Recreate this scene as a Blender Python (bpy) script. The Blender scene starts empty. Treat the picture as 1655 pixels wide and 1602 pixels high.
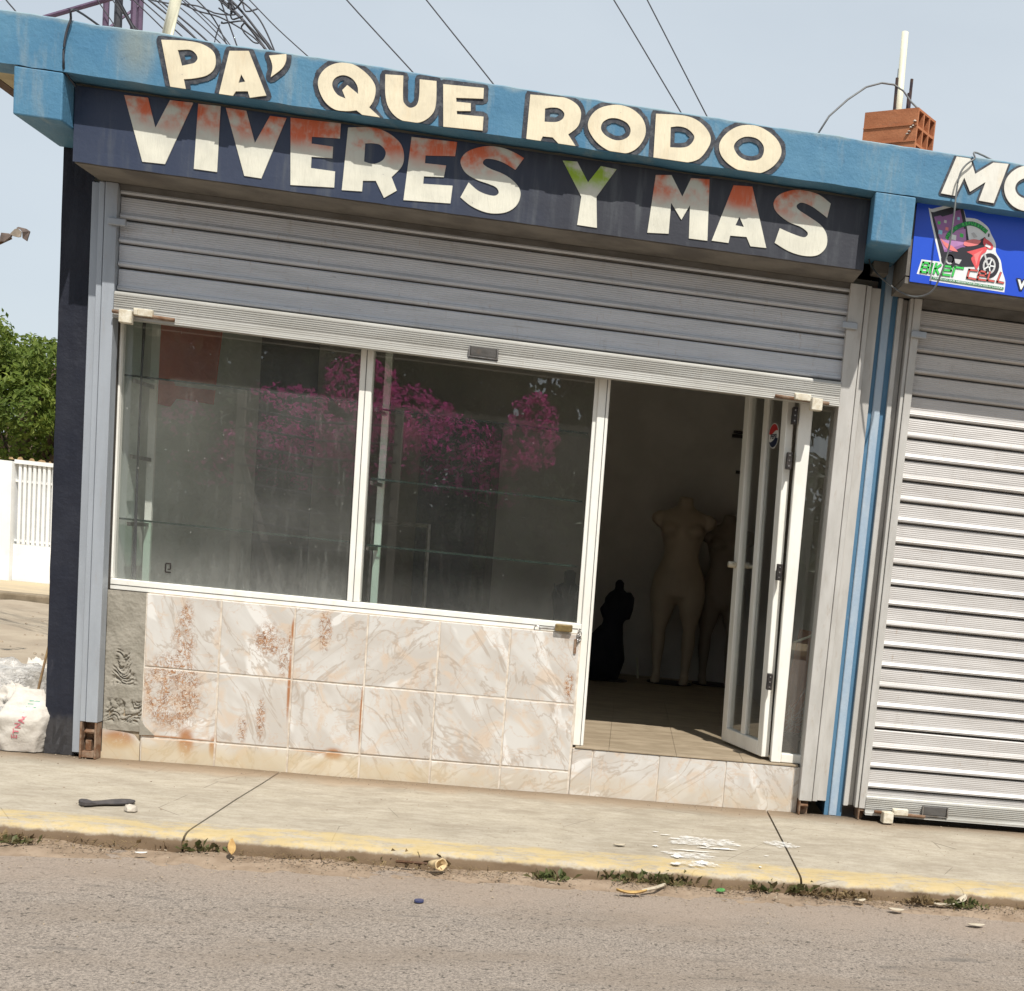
import bpy, math, random
from mathutils import Vector, Matrix, noise
from mathutils.geometry import tessellate_polygon

sc = bpy.context.scene
col = sc.collection
rnd = random.Random(11)

# ------------------------------------------------------------------ camera
cd = bpy.data.cameras.new("camera")
cam = bpy.data.objects.new("camera", cd)
col.objects.link(cam)
cd.sensor_fit = 'HORIZONTAL'
cd.sensor_width = 36.0
cd.lens = 2100.14 / 1655 * 36.0
cd.shift_x = (827.5 - 1282.30) / 1655
cd.shift_y = (1180.07 - 801.0) / 1655
cd.clip_start = 0.05
cd.clip_end = 900
R_ = Vector((0.9869341, -0.12292075, 0.10417084))
U_ = Vector((-0.08697093, 0.1378398, 0.98662873))
F_ = Vector((0.13563603, 0.98279738, -0.12534826))
cam.matrix_world = Matrix(((R_.x, U_.x, -F_.x, 2.1822), (R_.y, U_.y, -F_.y, -6.3336), (R_.z, U_.z, -F_.z, 1.2215), (0, 0, 0, 1)))
sc.camera = cam

# ------------------------------------------------------------------ light
SUN_TO = Vector((0.248, -0.625, 1.0)).normalized()
world = bpy.data.worlds.new("World")
sc.world = world
world.use_nodes = True
wn = world.node_tree
bg = wn.nodes['Background']
sky = wn.nodes.new('ShaderNodeTexSky')
sky.sky_type = 'NISHITA'
sky.sun_disc = False
sky.sun_elevation = math.asin(SUN_TO.z)
sky.sun_rotation = math.atan2(SUN_TO.x, SUN_TO.y)
sky.altitude = 30
sky.air_density = 1.0
sky.dust_density = 1.2
sky.ozone_density = 1.0
# thin high cloud veil: whitens the blue, a little uneven
tc = wn.nodes.new('ShaderNodeTexCoord')
cn = wn.nodes.new('ShaderNodeTexNoise')
cn.inputs['Scale'].default_value = 2.2
cn.inputs['Detail'].default_value = 5
cmap = wn.nodes.new('ShaderNodeMapping')
cmap.inputs['Scale'].default_value = (1, 1, 2.6)
wn.links.new(tc.outputs['Generated'], cmap.inputs['Vector'])
wn.links.new(cmap.outputs['Vector'], cn.inputs['Vector'])
cr = wn.nodes.new('ShaderNodeMapRange')
cr.inputs['From Min'].default_value = 0.35
cr.inputs['From Max'].default_value = 0.75
cr.inputs['To Min'].default_value = 0.72
cr.inputs['To Max'].default_value = 0.92
wn.links.new(cn.outputs['Fac'], cr.inputs['Value'])
cm = wn.nodes.new('ShaderNodeMix')
cm.data_type = 'RGBA'
wn.links.new(cr.outputs['Result'], cm.inputs['Factor'])
wn.links.new(sky.outputs['Color'], cm.inputs['A'])
cm.inputs['B'].default_value = (7.7, 8.5, 9.15, 1)
wn.links.new(cm.outputs['Result'], bg.inputs['Color'])
bg.inputs['Strength'].default_value = 0.075

sd = bpy.data.lights.new("sun", 'SUN')
sd.energy = 4.3
sd.angle = math.radians(0.55)
sd.color = (1.0, 0.955, 0.88)
sun = bpy.data.objects.new("sun", sd)
sun.rotation_euler = (-SUN_TO).to_track_quat('-Z', 'Y').to_euler()
sun.location = (4, -8, 14)
col.objects.link(sun)

sc.view_settings.view_transform = 'Standard'
sc.view_settings.look = 'None'
sc.view_settings.gamma = 1.0
sc.view_settings.use_curve_mapping = False
sc.view_settings.exposure = 0.32

# ------------------------------------------------------------------ mesh helpers
WL = {}

def smooth_loop(pts, n=5):
    out = []
    N = len(pts)
    for i in range(N):
        a, b = pts[i], pts[(i + 1) % N]
        p1 = Vector(a[:2]); p2 = Vector(b[:2])
        s1 = len(a) > 2; s2 = len(b) > 2
        out.append((p1.x, p1.y))
        if s1 and s2:
            continue
        p0 = p1 if s1 else Vector(pts[i - 1][:2])
        p3 = p2 if s2 else Vector(pts[(i + 2) % N][:2])
        for k in range(1, n):
            t = k / n
            q = 0.5 * ((2 * p1) + (p2 - p0) * t + (2 * p0 - 5 * p1 + 4 * p2 - p3) * t * t + (-p0 + 3 * p1 - 3 * p2 + p3) * t ** 3)
            out.append((q.x, q.y))
    return out

def area(lp):
    return 0.5 * sum(lp[i - 1][0] * lp[i][1] - lp[i][0] * lp[i - 1][1] for i in range(len(lp)))

def offset(lp, d):
    sgn = 1 if area(lp) > 0 else -1
    out = []
    N = len(lp)
    for i in range(N):
        p0 = Vector(lp[i - 1]); p1 = Vector(lp[i]); p2 = Vector(lp[(i + 1) % N])
        e1 = (p1 - p0); e2 = (p2 - p1)
        if e1.length < 1e-6 or e2.length < 1e-6:
            out.append(lp[i]); continue
        e1.normalize(); e2.normalize()
        n1 = Vector((e1.y, -e1.x)) * sgn; n2 = Vector((e2.y, -e2.x)) * sgn
        m = n1 + n2
        if m.length < 0.3:
            m = n1
        m.normalize()
        c = max(0.6, m.dot(n1))
        q = p1 + m * d / c
        out.append((q.x, q.y))
    return out

class MB:
    def __init__(s):
        s.v = []; s.f = []; s.m = []; s.cur = 0
    def add(s, vs, fs):
        b = len(s.v)
        s.v += [tuple(p) for p in vs]
        s.f += [tuple(b + i for i in f) for f in fs]
        s.m += [s.cur] * len(fs)
        return s
    def box(s, x0, x1, y0, y1, z0, z1):
        vs = [(x, y, z) for z in (z0, z1) for y in (y0, y1) for x in (x0, x1)]
        return s.add(vs, [(0, 2, 3, 1), (4, 5, 7, 6), (0, 1, 5, 4), (2, 6, 7, 3), (0, 4, 6, 2), (1, 3, 7, 5)])
    def hexa(s, bot, top):
        return s.add(list(bot) + list(top), [(3, 2, 1, 0), (4, 5, 6, 7), (0, 1, 5, 4), (1, 2, 6, 5), (2, 3, 7, 6), (3, 0, 4, 7)])
    def post(s, u0b, u1b, u0t, u1t, zb, zt, w0, w1):
        return s.hexa([(u0b, w0, zb), (u1b, w0, zb), (u1b, w1, zb), (u0b, w1, zb)], [(u0t, w0, zt), (u1t, w0, zt), (u1t, w1, zt), (u0t, w1, zt)])
    def obox(s, c, half, rz=0, rx=0, ry=0):
        M = Matrix.Rotation(rz, 3, 'Z') @ Matrix.Rotation(ry, 3, 'Y') @ Matrix.Rotation(rx, 3, 'X')
        vs = [Vector(c) + M @ Vector((x * half[0], y * half[1], z * half[2])) for z in (-1, 1) for y in (-1, 1) for x in (-1, 1)]
        return s.add(vs, [(0, 2, 3, 1), (4, 5, 7, 6), (0, 1, 5, 4), (2, 6, 7, 3), (0, 4, 6, 2), (1, 3, 7, 5)])
    def prism(s, loops, w0, w1, f=None):
        # loops of (u, z); first outer, others holes; front face at w0
        f = f or (lambda u, w, z: (u, w, z))
        loops = [lp if (area(lp) > 0) == (i == 0) else lp[::-1] for i, lp in enumerate(loops)]
        tris = tessellate_polygon([[Vector((p[0], p[1], 0)) for p in lp] for lp in loops])
        flat = [p for lp in loops for p in lp]
        n = len(flat)
        vs = [f(p[0], w0, p[1]) for p in flat]
        fs = []
        for t in tris:
            a, b, c = [flat[i] for i in t]
            ar = (b[0] - a[0]) * (c[1] - a[1]) - (c[0] - a[0]) * (b[1] - a[1])
            fs.append(tuple(t) if ar > 0 else tuple(reversed(t)))
        if w1 is not None:
            vs += [f(p[0], w1, p[1]) for p in flat]
            b0 = 0
            for lp in loops:
                k = len(lp)
                for i in range(k):
                    j = (i + 1) % k
                    fs.append((b0 + j, b0 + i, n + b0 + i, n + b0 + j))
                b0 += k
        return s.add(vs, fs)
    def extrude_u(s, prof, u0, u1, cap=True):
        n = len(prof)
        vs = [(u0, p[0], p[1]) for p in prof] + [(u1, p[0], p[1]) for p in prof]
        fs = [(i, (i + 1) % n, n + (i + 1) % n, n + i) for i in range(n)]
        if cap:
            fs += [tuple(range(n))[::-1], tuple(range(n, 2 * n))]
        return s.add(vs, fs)
    def tube(s, pts, r, n=6):
        pts = [Vector(p) for p in pts]
        rings = []
        for i, p in enumerate(pts):
            t = (pts[min(i + 1, len(pts) - 1)] - pts[max(i - 1, 0)]).normalized()
            a = t.cross(Vector((0, 0, 1)))
            if a.length < 0.05:
                a = t.cross(Vector((1, 0, 0)))
            a.normalize(); b = t.cross(a)
            rr = r[i] if isinstance(r, (list, tuple)) else r
            rings.append([p + (a * math.cos(6.2832 * k / n) + b * math.sin(6.2832 * k / n)) * rr for k in range(n)])
        return s.loft(rings)
    def loft(s, rings, cap=True):
        n = len(rings[0])
        vs = [p for r in rings for p in r]
        fs = []
        for i in range(len(rings) - 1):
            for k in range(n):
                fs.append((i * n + k, i * n + (k + 1) % n, (i + 1) * n + (k + 1) % n, (i + 1) * n + k))
        if cap:
            fs.append(tuple(range(n))[::-1]); b = (len(rings) - 1) * n
            fs.append(tuple(b + k for k in range(n)))
        return s.add(vs, fs)
    def grid(s, nx, ny, fn):
        vs = [fn(i / nx, j / ny) for j in range(ny + 1) for i in range(nx + 1)]
        fs = [(j * (nx + 1) + i, j * (nx + 1) + i + 1, (j + 1) * (nx + 1) + i + 1, (j + 1) * (nx + 1) + i) for j in range(ny) for i in range(nx)]
        return s.add(vs, fs)
    def build(s, name, mat, parent=None, smooth=False, bevel=0, seg=1, label=None, kind=None, origin=None):
        xs = [p[0] for p in s.v]; ys = [p[1] for p in s.v]; zs = [p[2] for p in s.v]
        o = Vector(origin) if origin else Vector(((min(xs) + max(xs)) / 2, (min(ys) + max(ys)) / 2, min(zs)))
        me = bpy.data.meshes.new(name)
        me.from_pydata([(p[0] - o.x, p[1] - o.y, p[2] - o.z) for p in s.v], [], s.f)
        mats = mat if isinstance(mat, (list, tuple)) else [mat]
        for m in mats:
            me.materials.append(m)
        if len(mats) > 1:
            me.polygons.foreach_set('material_index', s.m)
        if smooth:
            me.polygons.foreach_set('use_smooth', [True] * len(me.polygons))
        me.update()
        ob = bpy.data.objects.new(name, me)
        col.objects.link(ob)
        place(ob, o, parent)
        if bevel:
            b = ob.modifiers.new('bevel', 'BEVEL'); b.width = bevel; b.segments = seg; b.limit_method = 'ANGLE'
        if label:
            ob['label'] = label
        if kind:
            ob['kind'] = kind
        return ob

def place(ob, o, parent=None):
    o = Vector(o)
    if parent:
        ob.parent = parent
        ob.location = o - WL[parent.name]
    else:
        ob.location = o
    WL[ob.name] = o

def tag(o, label, cat, group=None):
    o['label'] = label; o['category'] = cat
    if group:
        o['group'] = group
    return o

def thing(name, label, cat, loc=(0, 0, 0), group=None):
    o = bpy.data.objects.new(name, None)
    o.empty_display_size = 0.1
    col.objects.link(o)
    place(o, loc)
    return tag(o, label, cat, group)

def dup(o, d=(0, 0, 0), parent=None):
    # copy one object (not its children), shifted by d; shares mesh data
    c = o.copy()
    col.objects.link(c)
    place(c, WL[o.name] + Vector(d), parent or o.parent)
    return c

# ------------------------------------------------------------------ material helpers
class NT:
    def __init__(s, name):
        s.mat = bpy.data.materials.new(name)
        s.mat.use_nodes = True
        s.t = s.mat.node_tree
        s.bsdf = s.t.nodes['Principled BSDF']
        s.out = s.t.nodes['Material Output']
        g = s.n('ShaderNodeNewGeometry')
        s.pos = g.outputs['Position']; s.geo = g
    def n(s, t, **kw):
        x = s.t.nodes.new(t)
        for k, v in kw.items():
            setattr(x, k, v)
        return x
    def L(s, a, b):
        s.t.links.new(a, b)
    def val(s, sock, v):
        if hasattr(v, 'default_value') or hasattr(v, 'is_linked'):
            s.L(v, sock)
        else:
            if isinstance(v, (tuple, list)) and len(v) == 3 and sock.type == 'RGBA':
                v = (*v, 1)
            sock.default_value = v
    def scaled(s, st, vec=None):
        m = s.n('ShaderNodeMapping'); m.inputs['Scale'].default_value = st
        s.L(vec or s.pos, m.inputs['Vector']); return m.outputs['Vector']
    def noise(s, scale, detail=5, rough=.55, vec=None, dist=0):
        x = s.n('ShaderNodeTexNoise')
        x.inputs['Scale'].default_value = scale; x.inputs['Detail'].default_value = detail
        x.inputs['Roughness'].default_value = rough; x.inputs['Distortion'].default_value = dist
        s.L(vec or s.pos, x.inputs['Vector']); return x.outputs['Fac']
    def voro(s, scale, vec=None, feature='F1', out='Distance'):
        x = s.n('ShaderNodeTexVoronoi', feature=feature); x.inputs['Scale'].default_value = scale
        s.L(vec or s.pos, x.inputs['Vector']); return x.outputs[out]
    def rng(s, v, a, b, c=0., d=1.):
        x = s.n('ShaderNodeMapRange'); x.interpolation_type = 'SMOOTHSTEP'
        s.val(x.inputs['Value'], v)
        for k, q in (('From Min', a), ('From Max', b), ('To Min', c), ('To Max', d)):
            x.inputs[k].default_value = q
        return x.outputs['Result']
    def mix(s, f, a, b, mode='MIX'):
        x = s.n('ShaderNodeMix', data_type='RGBA', blend_type=mode)
        s.val(x.inputs['Factor'], f); s.val(x.inputs['A'], a); s.val(x.inputs['B'], b)
        return x.outputs['Result']
    def math(s, op, a, b=0., c=None):
        x = s.n('ShaderNodeMath', operation=op)
        s.val(x.inputs[0], a); s.val(x.inputs[1], b)
        if c is not None:
            s.val(x.inputs[2], c)
        return x.outputs[0]
    def xyz(s, vec=None):
        x = s.n('ShaderNodeSeparateXYZ'); s.L(vec or s.pos, x.inputs[0]); return x.outputs
    def blob(s, c, size, inner=.35):
        # 1 inside an ellipsoid, fading to 0
        a = s.n('ShaderNodeVectorMath', operation='SUBTRACT'); s.L(s.pos, a.inputs[0]); a.inputs[1].default_value = c
        b = s.n('ShaderNodeVectorMath', operation='DIVIDE'); s.L(a.outputs[0], b.inputs[0]); b.inputs[1].default_value = size
        d = s.n('ShaderNodeVectorMath', operation='LENGTH'); s.L(b.outputs[0], d.inputs[0])
        return s.rng(d.outputs['Value'], inner, 1.0, 1., 0.)
    def many(s, vals, op='MAXIMUM'):
        r = vals[0]
        for v in vals[1:]:
            r = s.math(op, r, v)
        return r
    def bump(s, h, strength=.3, dist=.01, prev=None):
        x = s.n('ShaderNodeBump'); x.inputs['Strength'].default_value = strength; x.inputs['Distance'].default_value = dist
        s.L(h, x.inputs['Height'])
        if prev is not None:
            s.L(prev, x.inputs['Normal'])
        return x.outputs['Normal']
    def done(s, color, rough=.7, metal=0., normal=None, spec=None):
        s.val(s.bsdf.inputs['Base Color'], color)
        s.val(s.bsdf.inputs['Roughness'], rough)
        s.bsdf.inputs['Metallic'].default_value = metal
        if spec is not None:
            s.bsdf.inputs['Specular IOR Level'].default_value = spec
        if normal is not None:
            s.L(normal, s.bsdf.inputs['Normal'])
        return s.mat

def simple(name, c, c2=None, scale=12, rough=.6, metal=0, bump=.15, bscale=80, spec=None, st=(1, 1, 1), dirt=None, dirtc=(.2, .15, .1)):
    t = NT(name)
    v = t.scaled(st)
    c2 = c2 or tuple(x * .8 for x in c)
    k = t.mix(t.rng(t.noise(scale, 6, .6, v), .35, .68), c, c2)
    if dirt:
        k = t.mix(t.math('MULTIPLY', t.rng(t.noise(scale * 2.3, 8, .7, v), .55, .75), dirt), k, dirtc)
    return t.done(k, rough, metal, t.bump(t.noise(bscale, 4), bump, .004) if bump else None, spec)

M = {}
# --- painted render
t = NT('blue_paint')
x, y, z = t.xyz()
k = t.mix(t.rng(t.noise(2.6, 6, .6), .3, .7), (.092, .222, .335), (.060, .175, .295))
k = t.mix(t.math('MULTIPLY', t.rng(t.noise(3.2, 6, .65, t.scaled((4, 1, .7))), .52, .72), .45), k, (.25, .31, .33))
k = t.mix(t.math('MULTIPLY', t.rng(t.noise(18, 7, .75, t.scaled((.6, 1, 2.2))), .56, .68), .4), k, (.05, .14, .23))
k = t.mix(t.math('MULTIPLY', t.blob((.02, -.44, 3.02), (.12, .5, .2), .1), .45), k, (.33, .31, .2))
k = t.mix(t.math('MULTIPLY', t.rng(t.noise(24, 8, .7, t.scaled((1, 1, .6))), .6, .72), .5), k, (.05, .12, .2))
k = t.mix(t.math('MULTIPLY', t.rng(t.math('ADD', z, t.math('MULTIPLY', t.noise(14, 5), .05)), 3.085, 3.12), .75), k, (.30, .36, .36))
M['blue'] = t.done(k, .62, 0, t.bump(t.noise(60, 6, .6), .35, .006, t.bump(t.noise(7, 4), .3, .02)), .3)

t = NT('navy_sign_paint')
x, y, z = t.xyz()
k = t.mix(t.rng(t.noise(2.2, 5), .3, .7), (.020, .032, .068), (.030, .041, .076))
k = t.mix(t.rng(t.math('ADD', x, t.math('MULTIPLY', t.noise(5, 4), .5)), 1.3, 2.2), k, (.025, .027, .038))
k = t.mix(t.math('MULTIPLY', t.rng(t.noise(3.5, 6, .6, t.scaled((5, 1, .6))), .5, .75), .5), k, (.10, .11, .12))
M['navy_sign'] = t.done(k, .55, 0, t.bump(t.noise(45, 5), .2, .005))

t = NT('black_pillar_paint')
x, y, z = t.xyz()
k = t.mix(t.rng(t.noise(4, 6), .3, .75), (.010, .012, .022), (.019, .021, .031))
k = t.mix(t.math('MULTIPLY', t.rng(t.noise(7, 8, .7, t.scaled((2, 2, .6))), .6, .78), .22), k, (.13, .13, .15))
k = t.mix(t.math('MULTIPLY', t.rng(t.math('ADD', z, t.math('MULTIPLY', t.noise(20, 5), .12)), .2, .27, 1, 0), .5), k, (.075, .07, .065))
M['black_paint'] = t.done(k, .6, 0, t.bump(t.noise(50, 6), .4, .006, t.bump(t.noise(9, 4), .35, .02)), .3)

def letter_mat(name, base, orange, seed):
    t = NT(name)
    x, y, z = t.xyz()
    k = t.mix(t.rng(t.noise(9, 6), .35, .7), base, tuple(c * .86 for c in base))
    if orange:
        # spray-painted orange at letter tops; the grey middle paints in the parapet's shade
        h = t.math('ADD', z, t.math('MULTIPLY', t.noise(10, 3), .07))
        k = t.mix(t.math('MULTIPLY', t.rng(h, 2.69, 2.80), .42), k, (.40, .42, .40))
        k = t.mix(t.math('MULTIPLY', t.rng(h, 2.755, 2.835), t.rng(t.noise(7.5 + seed, 4, .6), .36, .58)), k, orange)
    else:
        k = t.mix(t.math('MULTIPLY', t.rng(t.noise(6, 7, .65, t.scaled((2.5, 1, .8))), .5, .75), .4), k, (.62, .48, .30))
    k = t.mix(t.math('MULTIPLY', t.rng(t.noise(30, 6, .7, t.scaled((3, 1, .35))), .50, .70), .30), k, tuple(c * .70 for c in base))
    k = t.mix(t.math('MULTIPLY', t.rng(t.noise(36, 7, .8), .66, .70), .75), k, (.12, .13, .16))
    return t.done(k, .55, 0, t.bump(t.noise(50, 5, .6, t.scaled((2, 1, .4))), .35, .005))
M['cream_letter'] = letter_mat('cream_letter_paint', (.74, .66, .49), None, 0)
M['white_letter'] = letter_mat('white_letter_paint', (.72, .70, .63), None, 0)
M['orange_letter'] = letter_mat('orange_fade_paint', (.70, .68, .575), (.62, .13, .05), 0)
M['green_letter'] = letter_mat('green_fade_paint', (.70, .68, .575), (.28, .42, .02), 2)
t = NT('letter_outline_paint')
k = t.mix(t.rng(t.noise(40, 7, .7), .42, .68), (.022, .026, .038), (.085, .09, .10))
M['outline'] = t.done(k, .6, 0, t.bump(t.noise(60, 5), .3, .004))

# --- metal
def shutter_mat(name, c1, c2, rib=True):
    t = NT(name)
    x, y, z = t.xyz()
    k = t.mix(t.rng(t.noise(3.5, 6, .6, t.scaled((.6, 1, 6))), .3, .7), c1, c2)
    k = t.mix(t.math('MULTIPLY', t.rng(t.noise(5, 8, .7, t.scaled((3, 1, 1))), .55, .8), .35), k, (.25, .21, .17))
    k = t.mix(t.math('MULTIPLY', t.rng(t.noise(26, 5, .6, t.scaled((.5, 1, 3))), .68, .76), .6), k, (.10, .08, .07))
    k = t.mix(t.math('MULTIPLY', t.rng(t.noise(9, 7, .75, t.scaled((.25, 1, 7))), .56, .72), .5), k, (.20, .165, .135))
    k = t.mix(t.math('MULTIPLY', t.rng(t.noise(14, 6, .7, t.scaled((4, 1, .8))), .60, .74), .5), k, (.32, .23, .16))
    n = t.bump(t.noise(120, 3), .1, .002, t.bump(t.noise(1.6, 3, .5, t.scaled((1.2, 1, 2.5))), .35, .03))
    if rib:
        w = t.math('SINE', t.math('MULTIPLY', z, 6.2832 / .0095))
        n = t.bump(w, .4, .0014, n)
    return t.done(k, .45, .08, n, .4)
M['shutter'] = shutter_mat('shutter_metal', (.57, .585, .62), (.48, .495, .525))
M['shutter2'] = shutter_mat('weathered_shutter_metal', (.52, .50, .485), (.44, .42, .405))
M['slab'] = shutter_mat('shutter_bar_metal', (.44, .435, .41), (.35, .34, .31))
M['track'] = simple('grey_track_paint', (.37, .40, .44), (.32, .345, .38), 4, .45, .2, .12, 50, .4, (3, 3, .6), .35, (.3, .26, .22))
M['track2'] = simple('pale_track_paint', (.50, .485, .46), (.42, .405, .38), 5, .5, .1, .12, 50, .4, (3, 3, .8), .55, (.33, .26, .2))
M['dark_metal'] = simple('dark_grey_metal', (.11, .105, .10), (.07, .065, .06), 6, .6, .2, .2, 60, .3, (1, 1, 3), .3, (.2, .13, .08))
M['soffit'] = simple('dusty_soffit_paint', (.19, .175, .155), (.12, .11, .10), 5, .8, 0, .3, 50, .2)
M['rust'] = simple('rusty_steel', (.16, .075, .035), (.28, .2, .14), 25, .85, .1, .5, 90)
M['lock_white'] = simple('chipped_cream_paint', (.66, .62, .52), (.5, .44, .33), 30, .6, 0, .3, 90, .3, (1, 1, 1), .6, (.25, .15, .08))
M['brass'] = simple('dull_brass', (.30, .22, .09), (.2, .14, .06), 30, .45, .6, .2)
M['black_hinge'] = simple('black_steel', (.02, .018, .018), (.05, .04, .035), 60, .5, .3, .3)
M['steel'] = simple('worn_steel', (.35, .34, .33), (.22, .2, .18), 30, .4, .8, .2)
M['white_frame'] = simple('white_aluminium_paint', (.80, .79, .74), (.74, .72, .66), 6, .4, 0, .08, 60, .4, (2, 2, .7), .22, (.45, .38, .28))
M['gap'] = simple('dark_gap_shade', (.03, .025, .02), (.05, .04, .03), 20, .9, 0, .3)  # near-black fill, its colour stands in for shade in gaps

# --- stripes of the right pillar
M['stripe_blue'] = simple('stripe_blue_paint', (.085, .19, .30), (.07, .165, .275), 9, .55, 0, .35, 60, .3, (2, 2, .6), .3, (.3, .33, .36))
M['stripe_pale'] = simple('stripe_pale_blue_paint', (.30, .39, .49), (.37, .44, .51), 9, .55, 0, .4, 60, .3, (2, 2, .6), .25, (.5, .5, .5))

# --- glass
def glass_mat(name, ior, dust, tint=(.965, .975, .968), streaks=True):
    t = NT(name)
    tr = t.n('ShaderNodeBsdfTransparent'); tr.inputs['Color'].default_value = (*tint, 1)
    gl = t.n('ShaderNodeBsdfGlossy'); gl.inputs['Roughness'].default_value = 0.007
    gl.inputs['Color'].default_value = (1, 1, 1, 1)
    dt = t.n('ShaderNodeVectorMath', operation='DOT_PRODUCT')
    t.L(t.geo.outputs['Incoming'], dt.inputs[0]); t.L(t.geo.outputs['Normal'], dt.inputs[1])
    fr = t.math('POWER', t.math('SUBTRACT', 1.0, t.math('ABSOLUTE', dt.outputs['Value'])), 5.0)
    r0 = ((ior - 1) / (ior + 1)) ** 2
    fr = t.math('ADD', t.math('MULTIPLY', fr, 1 - r0), r0)
    m1 = t.n('ShaderNodeMixShader')
    t.L(fr, m1.inputs[0]); t.L(tr.outputs[0], m1.inputs[1]); t.L(gl.outputs[0], m1.inputs[2])
    df = t.n('ShaderNodeBsdfDiffuse'); df.inputs['Color'].default_value = (.52, .52, .49, 1)
    x, y, z = t.xyz()
    f = t.rng(t.noise(2.2, 5, .6), .25, .8, dust * .5, dust * 1.3)
    f = t.math('ADD', f, t.math('MULTIPLY', t.rng(t.noise(6, 8, .75, t.scaled((7, 1, .7))), .52, .8), dust * 1.2))
    f = t.math('ADD', f, t.math('MULTIPLY', t.rng(z, .84, 1.05, 1, 0), t.math('MULTIPLY', t.noise(12, 6, .7, t.scaled((4, 1, 1))), dust * 3.0)))
    f = t.math('ADD', f, t.math('MULTIPLY', t.rng(t.noise(55, 3, .5), .72, .76), dust * 7))
    m2 = t.n('ShaderNodeMixShader')
    t.L(f, m2.inputs[0]); t.L(m1.outputs[0], m2.inputs[1]); t.L(df.outputs[0], m2.inputs[2])
    t.L(m2.outputs[0], t.out.inputs['Surface'])
    return t.mat
M['glass'] = glass_mat('dusty_window_glass', 1.76, .02)
M['glass_dusty'] = glass_mat('hazy_window_glass', 1.78, .066)
M['shelf_glass'] = glass_mat('shelf_glass', 1.5, .02, (.72, .86, .80))
M['shelf_edge'] = simple('glass_edge', (.02, .04, .034), (.012, .025, .02), 10, .2, 0, 0)

# --- tiles
t = NT('marbled_wall_tile')
oi = t.n('ShaderNodeObjectInfo')
off = t.n('ShaderNodeCombineXYZ')
for i, mul in enumerate((37., 19., 53.)):
    t.L(t.math('MULTIPLY', oi.outputs['Random'], mul), off.inputs[i])
va = t.n('ShaderNodeVectorMath', operation='ADD')
t.L(t.scaled((1, 1, 1)), va.inputs[0]); t.L(off.outputs[0], va.inputs[1])
vm = t.n('ShaderNodeVectorRotate', rotation_type='Y_AXIS')
t.L(t.math('ADD', t.math('MULTIPLY', t.math('FLOOR', t.math('MULTIPLY', oi.outputs['Random'], 3.99)), 1.5708), .61), vm.inputs['Angle'])
t.L(va.outputs[0], vm.inputs['Vector'])
vst = t.n('ShaderNodeMapping'); vst.inputs['Scale'].default_value = (.55, 1, 1.5)
t.L(vm.outputs[0], vst.inputs['Vector'])
k = t.mix(t.rng(t.noise(5.5, 4, .5, vst.outputs[0], .6), .38, .62), (.50, .465, .425), (.585, .565, .535))
k = t.mix(t.rng(t.noise(4.5, 3, .5, vst.outputs[0], .4), .58, .63), k, (.68, .66, .63))
k = t.mix(t.math('MULTIPLY', t.rng(t.noise(7, 5, .6, va.outputs[0], 1.2), .5, .66), .75), k, (.57, .46, .36))
vein = t.math('ABSOLUTE', t.math('SUBTRACT', t.noise(4.2, 5, .55, vst.outputs[0], .9), .5))
k = t.mix(t.math('MULTIPLY', t.rng(vein, .0, .022, 1, 0), .6), k, (.36, .29, .23))
vein2 = t.math('ABSOLUTE', t.math('SUBTRACT', t.noise(7.5, 4, .6, va.outputs[0], .7), .48))
k = t.mix(t.math('MULTIPLY', t.rng(vein2, .0, .018, 1, 0), .4), k, (.50, .36, .26))
x, y, z = t.xyz()
rn = t.noise(30, 6, .75, t.scaled((1, 1, .8)), 1.5)
cl1 = t.rng(t.math('ABSOLUTE', t.math('SUBTRACT', t.noise(26, 3, .6, t.scaled((1.25, 1, .8)), 2.2), .5)), .008, .05, 1, 0)
cl2 = t.rng(t.math('ABSOLUTE', t.math('SUBTRACT', t.noise(33, 2, .5, t.scaled((.8, 1, 1.2)), 1.2), .47)), .006, .04, 1, 0)
fine = t.math('MULTIPLY', t.math('MAXIMUM', cl1, cl2), t.rng(t.noise(13, 4, .6), .32, .52))
B = t.blob
m = t.many([B((.175, 0, .69), (.05, .2, .10)), B((.17, 0, .56), (.07, .2, .16)), B((.13, 0, .34), (.16, .2, .22), .6), B((.55, 0, .62), (.10, .2, .11)), B((.615, 0, .54), (.03, .2, .13)),
            B((.80, 0, .69), (.04, .2, .13), .5), B((.53, 0, .25), (.03, .2, .15)), B((.45, 0, .19), (.03, .2, .09)), B((1.945, 0, .53), (.03, .2, .10)), B((.64, 0, .58), (.022, .2, .14))])
m = t.math('MULTIPLY', m, t.math('ADD', t.math('MULTIPLY', fine, .95), t.rng(rn, .45, .75, 0, .6)))
k = t.mix(t.math('MULTIPLY', m, .95), k, t.mix(t.rng(t.noise(45, 4), .4, .6), (.36, .175, .07), (.21, .095, .04)))
m2 = t.many([B((.16, 0, .118), (.26, .2, .013), .3), B((.33, 0, .105), (.012, .2, .09)), B((.65, 0, .42), (.010, .2, .22)), B((.985, 0, .30), (.008, .2, .2)), B((.655, 0, .68), (.012, .2, .07)), B((.20, 0, .10), (.05, .2, .10)), B((.32, 0, .09), (.02, .2, .07)), B((.80, 0, .112), (.17, .2, .010), .3), B((.87, 0, .105), (.06, .2, .04)), B((-.10, 0, .09), (.10, .2, .06))])
m2 = t.math('MULTIPLY', m2, t.rng(rn, .24, .5))
k = t.mix(t.math('MULTIPLY', m2, .9), k, (.34, .13, .035))
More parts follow.
